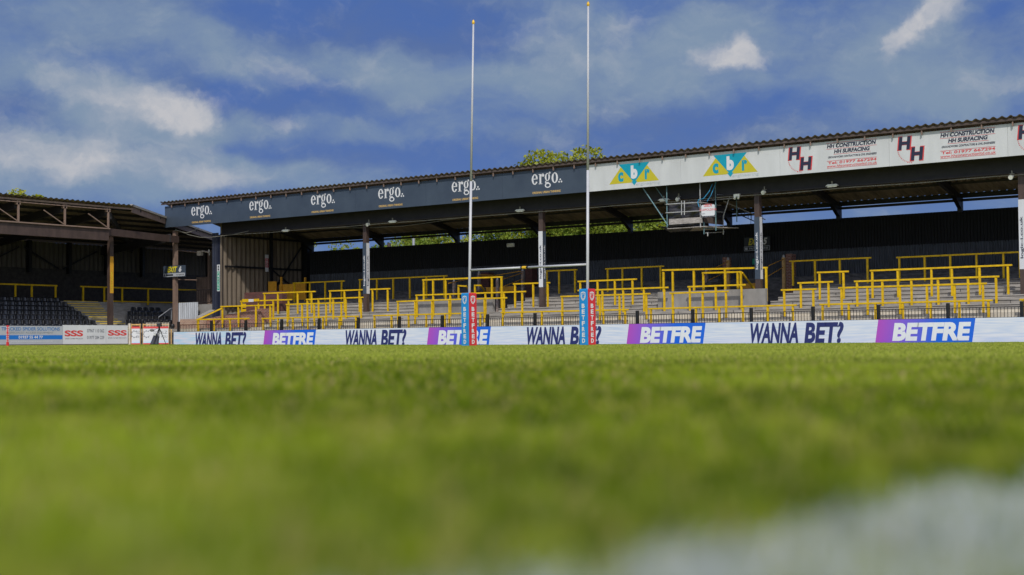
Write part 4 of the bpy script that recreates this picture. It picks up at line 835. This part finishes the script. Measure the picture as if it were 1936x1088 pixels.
# corner flag post
q = onX(14.5, 640, -63.5); t = thing('corner_post', 'red and white padded corner post at the left of the pitch', 'corner post', (q[0], q[1], .2))
MB().box(q[0]-.055, q[0]+.055, q[1]-.055, q[1]+.055, .2, 1.28).build('foam_post', 'pad_red', t, bevel=.02)
fs = Face((q[0]+.055, q[1], 0), (0, 1, 0), (1, 0, 0)); m = MB()
for k, ch in enumerate('BETFRED'): text(m, fs, ch, -.032, .032, 1.13-.115*k, 1.21-.115*k, .04)
m.build('lettering', 'lettering_white', t)
fs = Face((q[0], q[1]-.055, 0), (1, 0, 0), (0, -1, 0)); m = MB()
for k, ch in enumerate('BETFRED'): text(m, fs, ch, -.032, .032, 1.13-.115*k, 1.21-.115*k, .04)
m.build('lettering', 'lettering_white', t)
# ------------------------------------------------------------------ left stand
ls = thing('side_stand', 'smaller covered stand with black seats and brown steel truss at the left', 'stand', (-74, 50, 0))
SY0 = 22
def zl(x): return 8.46+.12*(x+69)   # roof height falls towards the back
P1 = np.array([-69, 54.49]); P2 = np.array([-81.0, 77.2])
MB().box(-70.05, -69.4, SY0, 60, .0, 1.0).build('front_kerb', 'worn_shaded_concrete', ls)
m = MB(); k = 0
AIS = (53.9, 55.4)
# terracing: k rows
for k in range(8):
    xa = -69.75-.8*k; m.box(xa-.8, xa, SY0, 60.2, .0, .95+.295*k)
m.build('seating_steps', 'concrete', ls)
MB().box(-76.2, -76.0, 54.2, 63.5, 2.2, 3.05).build('mid_wall', 'grey_wall', ls)
MB().box(-80, -76.2, SY0, 68, .0, 3.0).build('upper_landing', 'worn_shaded_concrete', ls)
MB().box(-76.0, -75.4, 54.6, 63.5, 0, 2.3).build('cross_aisle', 'grey_wall', ls)
m = MB()
for k in range(16):
    z = 1.0+.147*k; x = -69.9-.4*k
    if z > 3.05: break
    y0 = 53.95+.03*k; y1 = 54.7+.16*k if k > 7 else 56.0
    m.box(x-.4, x, y0, y1, z-.15, z); 
m.build('aisle_steps', 'grey_wall', ls)
m = MB()
for k in range(15):
    z = 1.0+.147*k; x = -69.9-.4*k; y0 = 53.95+.03*k; y1 = 54.7+.16*k if k > 7 else 56.0
    m.box(x, x+.012, y0, y1, z-.065, z+.003)
m.build('step_nosing', 'step_nosing', ls)
# rear walls
m = MB(); m.add(*corr_wall((-80, SY0), (-80, 78), 5.2, 7.03, .35, .045, (1, 0))); m.build('rear_cladding', 'dark_cladding', ls)
MB().box(-80.2, -79.95, SY0, 78, 2.9, 5.3).build('rear_wall', 'black_block', ls)
MB().box(-80.35, -80.25, SY0, 78, 5.2, 7.0).build('wall_backing', 'black_steel', ls)
for y in np.arange(24.5, 76, 3.02): MB().box(-79.9, -79.6, y, y+.22, 5.0, zl(-79.7)-.1).build('wall_post', 'black_steel', ls)
for y in (48.4, 54.4):
    MB().bar((-79.7, y, 6.6), (-79.7, y+2.6, 5.3), .08, .1).build('wall_brace', 'black_steel', ls); MB().bar((-79.7, y+2.9, 5.3), (-79.7, y+5.6, 6.6), .08, .1).build('wall_brace', 'black_steel', ls)
# roof: corrugated sheet with ridges running back, cut on the diagonal at the end
def lroof():
    per_ = .36; ys = np.arange(SY0, 77.3, per_/6); V = []; F = []
    for y in ys:
        xf = -68.8 if y < P1[1] else P1[0]+(P2[0]-P1[0])*(y-P1[1])/(P2[1]-P1[1])+.0
        q = .04*math.sin(y/per_*2*math.pi)
        for x in (xf, -81.): V.append((x, y, zl(x)+.12+q))
    n = len(ys); F = [(2*i, 2*i+1, 2*i+3, 2*i+2) for i in range(n-1)]; return V, F
V, F = lroof(); rf = MB().add(V, F).build('roof', 'roof_sheet', ls, True); MB().add([(x, y, z-.03) for x, y, z in V], F).build('roof_lining', 'roof_under', rf, True)
ec = P2-P1
MB().bar((P1[0]-.05, P1[1], zl(P1[0])-.1), (P2[0], P2[1], zl(P2[0])-.1), .06, .34).build('end_rafter', 'pale_brown_steel', ls)
MB().bar((P1[0]+.05, P1[1]-.1, zl(P1[0])+.15), (P2[0]+.1, P2[1], zl(P2[0])+.15), .16, .12).build('verge_trim', 'concrete', ls)
m = MB(); m.box(-69.04, -68.96, SY0, P1[1], 8.34, 8.44); m.build('eave_purlin', 'pale_brown_steel', ls)
m = MB(); m.box(-69.08, -69.0, SY0, 52.9, 7.08, 7.15); m.box(-69.12, -68.98, SY0, 52.9, 8.22, 8.27)
for y in (22.5, 25.5, 28.5, 31.6, 34.6, 37.6, 40.6, 43.65, 46.68, 49.72, 52.73):
    m.box(-69.08, -69.0, y, y+.1, 7.15, 8.3); m.bar((-69.04, y-.05, 7.2), (-69.04, y-1.35, 7.9), .05, .07, up=(1, 0, 0)) 
    m.box(-69.2, -69.0, y-.08, y+.18, 8.1, 8.33)
m.build('eave_truss', 'pale_brown_steel', ls)
m = MB(); m.box(-69.35, -69.12, SY0, 52.9, 6.42, 7.08); m.bar((-69.3, 52.9, 6.95), (-70.7, 59.4, 6.9), .2, .42); m.build('front_beam', 'brown_steel', ls)
for y in (25.6, 31.6, 37.7, 43.7, 46.7, 49.7, 52.75):
    m = MB(); xa, xb = -69.2, -79.8; m.hexa([(xa, y-.09, zl(xa)-.55), (xa, y+.09, zl(xa)-.55), (xb, y+.09, zl(xb)-.55), (xb, y-.09, zl(xb)-.55), (xa, y-.09, zl(xa)-.1), (xa, y+.09, zl(xa)-.1), (xb, y+.09, zl(xb)-.1), (xb, y-.09, zl(xb)-.1)]); m.build('rafter', 'dark_steel', ls)
MB().bar((-70.4, 58.5, 6.95), (-79.8, 60.5, 6.6), .18, .5).build('rafter', 'dark_steel', ls); MB().bar((-69.2, 53.0, 7.9), (-79.8, 63, 6.9), .18, .4).build('rafter', 'dark_steel', ls)
m = MB()
for x in np.arange(-79.4, -69.5, 1.4):
    ye = P1[1]+(x-P1[0])/(P2[0]-P1[0])*(P2[1]-P1[1]); m.box(x-.04, x+.04, SY0, ye, zl(x)-.08, zl(x)+.06)
m.build('purlins', 'dark_steel', ls)
def col(px, X, name_mat, z0, z1, w2=.13):
    q = onX(px, 560, X); return MB().box(X-w2, X+w2, q[1]-w2, q[1]+w2, z0, z1), q[1]
m, y = col(208.5, -70., None, .9, 6.9); c = m.build('column', 'brown_steel', ls)
m = MB(); fs = Face((-70+.13, y, 0), (0, 1, 0), (1, 0, 0)); quad(m, fs, -.13, .13, 3.35, 5.55, .008); sg = m.build('orange_panel', 'orange', c); m = MB(); Vt, Ft = glyphs('LANE 7 BLOCK', .01); m.add(fs.pts([(.06-.12*yy, 3.45+1.2*xx) for xx, yy in Vt], .014), Ft); m.build('lettering', 'sign_yellow', sg)
for yy in (y-12.2, y-24.4): MB().box(-70.13, -69.87, yy-.13, yy+.13, .9, 6.5).build('column', 'brown_steel', ls)
q = onY(331.5, 560, 59.4); MB().box(q[0]-.12, q[0]+.12, 59.28, 59.52, .4, 7.5).build('column', 'pale_brown_steel', ls); QX = q[0]
q = onY(396.5, 500, 62.5); MB().box(q[0]-.09, q[0]+.09, 62.4, 62.6, 2.5, 6.4).build('column', 'pale_brown_steel', ls)
# EXIT 6 on that column
f = Face((0, 59.15, 0), (1, 0, 0), (0, -1, 0)); a0, z1 = f.hit(309, 504); a1, z0 = f.hit(350, 523)
t = thing('exit_sign', 'grey exit 6 sign with yellow word on the pale brown column at the left', 'sign', (a0, 59.15, z0)); W, Hh = a1-a0, z1-z0
MB().box(a0, a1, 59.15, 59.2, z0, z1).build('board', 'fascia_navy', t, label='dark grey board'); fs = Face((a0, 59.15, z0), (1, 0, 0), (0, -1, 0))
text(MB(), fs, 'EXIT', W*.18, W*.6, Hh*.42, Hh*.93, .05, .25).build('lettering', 'sign_yellow', t); m = MB(); text(m, fs, '6', W*.7, W*.82, Hh*.42, Hh*.93, .05, .2); m.build('number', 'lettering_white', t)
m = MB(); quad(m, fs, .02, W-.02, .03, Hh*.34, .004); m.build('sponsor_strip', 'board_grey', t); m = MB(); quad(m, fs, .25, W*.45, .08, Hh*.26, .008); text(m, fs, 'PATTERSONS', W*.6, W*.95, .08, Hh*.24, .01, 0, .008); quad(m, fs, .06, .16, .06, Hh*.28, .008); m.build('sponsor_mark', 'sign_black', t)
# rails of the left stand
def lrail(pts, posts, lab, bottom=None, X=-75.9):
    A = onX(*pts[0], X); B = onX(*pts[1], X); t = thing('terrace_rail', lab, 'railing', (X, A[1], 3), 'yellow rails in the side stand')
    MB().box(X-.04, X+.04, A[1], B[1], 3.95, 4.04).build('rail', 'yellow', t)
    for p in posts: y = onX(p, 560, X)[1]; MB().box(X-.04, X+.04, y-.05, y+.05, 2.9, 3.95).build('post', 'yellow', t)
    if bottom: MB().box(X-.03, X+.03, bottom[0], bottom[1], 3.07, 3.14).build('bottom_rail', 'yellow', t)
lrail(((-60, 540), (108, 541)), [-30, 29, 60, 105], 'yellow rail above the larger block of black seats')
ya = onX(198, 573, -75.9)[1]
lrail(((152, 543), (381, 546)), [157, 197, 231, 280, 374], 'long yellow rail with bottom bar behind the smaller seat block', (ya, onX(374, 573, -75.9)[1]))
# seats
def make_seat(label, loc):
    t = thing('tip_up_seat', label, 'seat', loc, 'black tip up seats in the side stand')
    V = []; nu, nv = 6, 6
    for i in range(nu+1):
        u = i/nu*2-1
        for j in range(nv+1):
            v = j/nv; wd_ = .215*(1-.12*v**3); z = .30+v*.40-.05*(abs(u)**3)*(v > .6)*v; x = -.05-.09*v+.055*u*u-.02*math.sin(v*3.1); V.append((loc[0]+x, loc[1]+u*wd_, loc[2]+z))
    F = [(i*(nv+1)+j, (i+1)*(nv+1)+j, (i+1)*(nv+1)+j+1, i*(nv+1)+j+1) for i in range(nu) for j in range(nv)]
    o = MB().add(V, F).build('backrest', 'black_plastic', t, True); s = o.modifiers.new('s', 'SOLIDIFY'); s.thickness = .03
    V = []
    for i in range(nu+1):
        u = i/nu*2-1
        for j in range(nv+1):
            v = j/nv; x = .06+.09*math.sin(v*2.6)*(1-.35*u*u); z = .12+v*.34; V.append((loc[0]+x, loc[1]+u*.20*(1-.1*v*v), loc[2]+z))
    o = MB().add(V, F).build('seat_pan', 'black_plastic', t, True); s = o.modifiers.new('s', 'SOLIDIFY'); s.thickness = .03
    MB().box(loc[0]-.05, loc[0]+.08, loc[1]-.03, loc[1]+.03, loc[2]+.0, loc[2]+.3).build('bracket', 'black_steel', t)
    return t
def copy_tree(o, loc, label):
    c = o.copy(); C.objects.link(c); c.location = loc; c['label'] = label
    for ch in o.children: d = ch.copy(); C.objects.link(d); d.parent = c
    return c
proto = None; ROWN = ['front', 'second', 'third', 'fourth', 'fifth', 'sixth', 'seventh']
NTH = ['first', 'second', 'third', 'fourth', 'fifth', 'sixth', 'seventh', 'eighth', 'ninth', 'tenth', 'eleventh', 'twelfth', 'thirteenth', 'fourteenth', 'fifteenth', 'sixteenth']
bx_n = 0
for blk in (0, 1):
    for k in range(7 if blk == 0 else 5):
        X_ = -70.2-.8*k; z = 1.46+.295*k-.70
        if blk == 0:
            yend = (53.25, 53.47, 53.5, 53.63, 53.7, 53.8, 53.8)[k]; yl = onX(-14, 600, X_)[1]; ys = np.arange(yend-.24, yl-.1, -.462)
        else:
            if k == 0: ys = [54.6]
            else: ys = [(54.9, 55.6, 56.35, 57.0, 57.9)[k]+.24+.49*q for q in range(12)]; ys = [y for y in ys if y < 59.3+.25*k]
        for q, y in enumerate(ys):
            lab = f'black seat in the {ROWN[k]} row, {NTH[min(q, 15)]} from the aisle in the ' + ('left block' if blk == 0 else 'right block')
            loc = (X_, float(y), z+ (0.05 if blk else 0)); bx_n += 1
            if proto is None: proto = make_seat(lab, loc)
            else: copy_tree(proto, loc, lab)
# ------------------------------------------------------------------ between the stands
t = thing('sheet_metal_fence', 'upright grey corrugated metal panel between the two stands', 'fence', (-70, 59.6, 1.4))
a = onY(336, 573, 59.6); b = onY(374, 600, 59.6); m = MB(); m.add(*corr_wall((a[0], 59.6), (b[0], 59.6), 1.5, a[2], .19, .03, (0, 1))); m.build('sheet', 'galvanised', t); MB().box(a[0], b[0], 59.66, 59.7, a[2]-.25, a[2]-.2).build('rail', 'dark_steel', t)
a = onY(374, 573, 60); b = onY(402, 594, 60); tag(MB().box(a[0], b[0], 60, 60.1, b[2], a[2]-.1).build('concrete_block', 'grey_wall'), 'low grey concrete panel beside the dark end column', 'wall')
t = thing('brown_panel', 'pale brown corrugated screen standing behind the railing between the stands', 'screen', (-71, 63.5, 2.9)); a = onY(371, 525, 63.5); b = onY(397, 555, 63.5)
m = MB(); m.add(*corr_wall((a[0], 63.5), (b[0], 63.5), b[2]-.9, a[2], .16, .02, (0, 1))); m.build('sheet', 'pale_brown_steel', t); MB().box(a[0], b[0], 63.55, 63.6, a[2]-.3, a[2]-.22).build('rail', 'brown_steel', t)
t = thing('mesh_railing', 'thin dark railing and handrail between the stands', 'railing', (-70, 61, 2.5)); m = MB(); a = onY(338, 551, 61.2); b = onY(398, 551, 61.2)
for x in np.arange(a[0], b[0], .16): m.box(x-.008, x+.008, 61.19, 61.21, 2.9, a[2])
m.box(a[0], b[0], 61.18, 61.22, a[2], a[2]+.03).build('bars', 'black_steel', t)
MB().path([onY(337, 571, 60.5), onY(398, 572, 60.5), onY(402, 566, 60.5), onY(402, 532, 60.5)], .03).build('handrail', 'dark_steel', t); MB().tube(onY(337, 529, 61), onY(372, 530, 61), .035).build('brace', 'pale_brown_steel', t)
m = MB(); x_ = SX0; m.add(*corr_wall((SX0-.75, 59.9), (SX0-.15, 59.9), 1.8, 7.2, .15, .02, (0, 1))); tag(m.build('end_cladding', 'navy_steel', None), 'dark navy ribbed cladding on the end of the long terrace stand', 'cladding')
# CCTV arm
t = thing('security_camera', 'pale box security camera on a horizontal arm between the stands', 'security camera', tuple(onY(397, 478, 61)))
MB().tube(onY(336, 474, 60.5), onY(374, 478, 61), .035).build('arm', 'pale_brown_steel', t); q = onY(377.5, 479, 61); MB().box(q[0]-.16, q[0]+.16, 60.9, 61.15, q[2]-.16, q[2]+.14).build('housing', 'pale_timber', t, bevel=.02); MB().tube(onY(382, 475, 61), onY(397, 478, 61), .05).build('bracket', 'pale_timber', t); MB().tube(onY(395, 472, 61), onY(396, 483, 61), .03).build('lens', 'lamp_white', t)
# loose cables below the fascia corner
m = MB(); m.path([onY(330, 436, 59.25), onY(338, 437, 59.25), onY(352, 441, 59.25), onY(368, 436, 59.25), onY(376, 431, 59.2)], .018); m.path([onY(331, 434, 59.25), onY(356, 444, 59.3), onY(378, 449, 59.4), onY(398, 449, 59.5), onY(440, 444, 59.6), onY(470, 437, 59.7)], .016)
tag(m.build('loose_cable', 'cable'), 'loose pale cables hanging under the left corner of the navy fascia', 'cable')
# handrail at right of seats
t = thing('stair_handrail', 'grey sloping handrail at the right end of the smaller seat block', 'handrail', tuple(onX(320, 600, -71))); MB().path([onX(300, 600, -71), onX(322, 584, -72.2), onX(327, 583, -72.4)], .025).build('rail', 'galvanised', t); MB().tube(onX(324, 584, -72.3), onX(324, 612, -72.3), .025).build('post', 'galvanised', t)
# ------------------------------------------------------------------ trees and poles behind
def leafmat(name, c1, c2):
    m = bpy.data.materials.new(name); m.use_nodes = True; t = m.node_tree; b = t.nodes['Principled BSDF']; b.inputs['Roughness'].default_value = .5; b.inputs['Specular IOR Level'].default_value = .3
    at = t.nodes.new('ShaderNodeAttribute'); at.attribute_name = 'rnd'; mx = t.nodes.new('ShaderNodeMix'); mx.data_type = 'RGBA'; t.links.new(at.outputs['Fac'], mx.inputs[0]); mx.inputs[6].default_value = (*c1, 1); mx.inputs[7].default_value = (*c2, 1)
    t.links.new(mx.outputs[2], b.inputs['Base Color']); tr = t.nodes.new('ShaderNodeBsdfTranslucent'); t.links.new(mx.outputs[2], tr.inputs[0]); ms = t.nodes.new('ShaderNodeMixShader'); ms.inputs[0].default_value = .3
    t.links.new(b.outputs[0], ms.inputs[1]); t.links.new(tr.outputs[0], ms.inputs[2]); t.links.new(ms.outputs[0], t.nodes['Material Output'].inputs[0]); M[name] = m
leafmat('leaves', (.09, .16, .01), (.28, .34, .04)); leafmat('bright_leaves', (.20, .25, .01), (.46, .45, .04))
def tree(loc, H, rx, rz, nclump, leaves, lab, mm='leaves', seed=0, size=.22, group='trees beyond the stands'):
    rg = np.random.default_rng(seed); loc = np.array(loc, float); t = thing('tree', lab, 'tree', tuple(loc), group); cz = H-rz
    m = MB(); m.tube(loc, loc+np.array([.1, 0, cz*.6]), .28, .2, 8); cl = []
    for k in range(nclump):
        d = rg.normal(size=3); d /= np.linalg.norm(d); rr = rg.uniform(.45, 1)**.6; c = loc+np.array([0, 0, cz])+d*np.array([rx, rx, rz])*rr; cl.append((c, rg.uniform(.16, .3)*rx))
        if k % 4 == 0: m.tube(loc+np.array([.1, 0, cz*.58]), loc*.2+np.array([0, 0, cz])*.2+c*.8 if False else loc+(c-loc)*.9, .12, .02, 5)
    m.build('trunk', 'bark', t)
    n = leaves; ci = rg.integers(0, nclump, n); cen = np.array([cl[i][0] for i in ci]); rad = np.array([cl[i][1] for i in ci])
    d = rg.normal(size=(n, 3)); d /= np.linalg.norm(d, axis=1)[:, None]; P = cen+d*(rad*rg.uniform(.3, 1.1, n)**.5)[:, None]*np.array([1.15, 1.15, .8])
    a = rg.normal(size=(n, 3)); a /= np.linalg.norm(a, axis=1)[:, None]; b = np.cross(a, rg.normal(size=(n, 3))); b /= np.linalg.norm(b, axis=1)[:, None]; s = (size*rg.uniform(.5, 1.1, n))[:, None]
    V = np.stack([P-a*s*.6, P-b*s*.3, P+a*s*.6, P+b*s*.3], 1)-loc
    me = bpy.data.meshes.new('crown'); me.vertices.add(4*n); me.vertices.foreach_set('co', V.astype(np.float32).ravel()); me.loops.add(4*n); me.loops.foreach_set('vertex_index', np.arange(4*n, dtype=np.int32)); me.polygons.add(n); me.polygons.foreach_set('loop_start', np.arange(0, 4*n, 4, dtype=np.int32)); me.polygons.foreach_set('loop_total', np.full(n, 4, np.int32))
    at = me.attributes.new('rnd', 'FLOAT', 'POINT'); cv = rg.random(nclump)*.45; at.data.foreach_set('value', np.repeat(np.clip(cv[ci]+rg.random(n)*.55, 0, 1), 4).astype(np.float32)); me.update()
    me.materials.append(M[mm]); o = bpy.data.objects.new('crown', me); C.objects.link(o); o.parent = t; return t
q = onY(1080, 300, 88); tree((q[0]+.1, 88, 0), onY(1095, 268, 88)[2], 4.6, 5.5, 90, 34000, 'tall bright green tree rising above the roof between the goal posts', 'bright_leaves', 3, .34)
q = onX(45, 380, -106); tree((-106, q[1], 0), onX(45, 359, -106)[2]+.5, 3, 3, 40, 9000, 'small rounded tree top above the side stand roof at the left', 'bright_leaves', 5, .3)
TL = [(610, 8.6, 3.4, 'leftmost of them'), (655, 8.2, 2.6, 'second from the left'), (770, 9.5, 3.4, 'beside a pale pole'), (830, 9.8, 3.8, 'just left of the left goal post'), (905, 10, 4, 'just right of the left goal post'), (965, 9.6, 3.6, 'left of the middle column'), (1060, 10, 4, 'left of the right goal post'), (1130, 9.8, 3.6, 'just right of the right goal post'), (1205, 10, 4, 'left of the scaffold'), (1275, 9.6, 3., 'behind the scaffold sheeting')]
for i, (px, H, r_x, lab) in enumerate(TL):
    Yt = 82+((i*37) % 7); q = onY(px, 455, Yt); tree((q[0], Yt, 0), H, r_x, 3.6, 44 if i > 1 else 20, 11000 if i > 1 else 2600, 'green tree in the gap under the roof, '+lab, 'leaves' if i % 3 else 'bright_leaves', 20+i, .26)
for px, Y, r, mm, lab in ((782, 80, .12, 'galvanised', 'pale grey pole seen through the gap under the roof'), (735.5, 72, .16, 'brown_steel', 'brown post seen through the gap under the roof')):
    q = onY(px, 455, Y); t = thing('tall_pole', lab, 'pole', (q[0], Y, 0)); MB().tube((q[0], Y, 0), (q[0], Y, 8.0 if Y > 75 else 7), r, r*.8, 10).build('shaft', mm, t); MB().tube((q[0], Y, 0), (q[0], Y, .3), r*1.6, r*1.4, 10).build('foot', mm, t)
print('objects', len(bpy.data.objects), 'seats', bx_n)
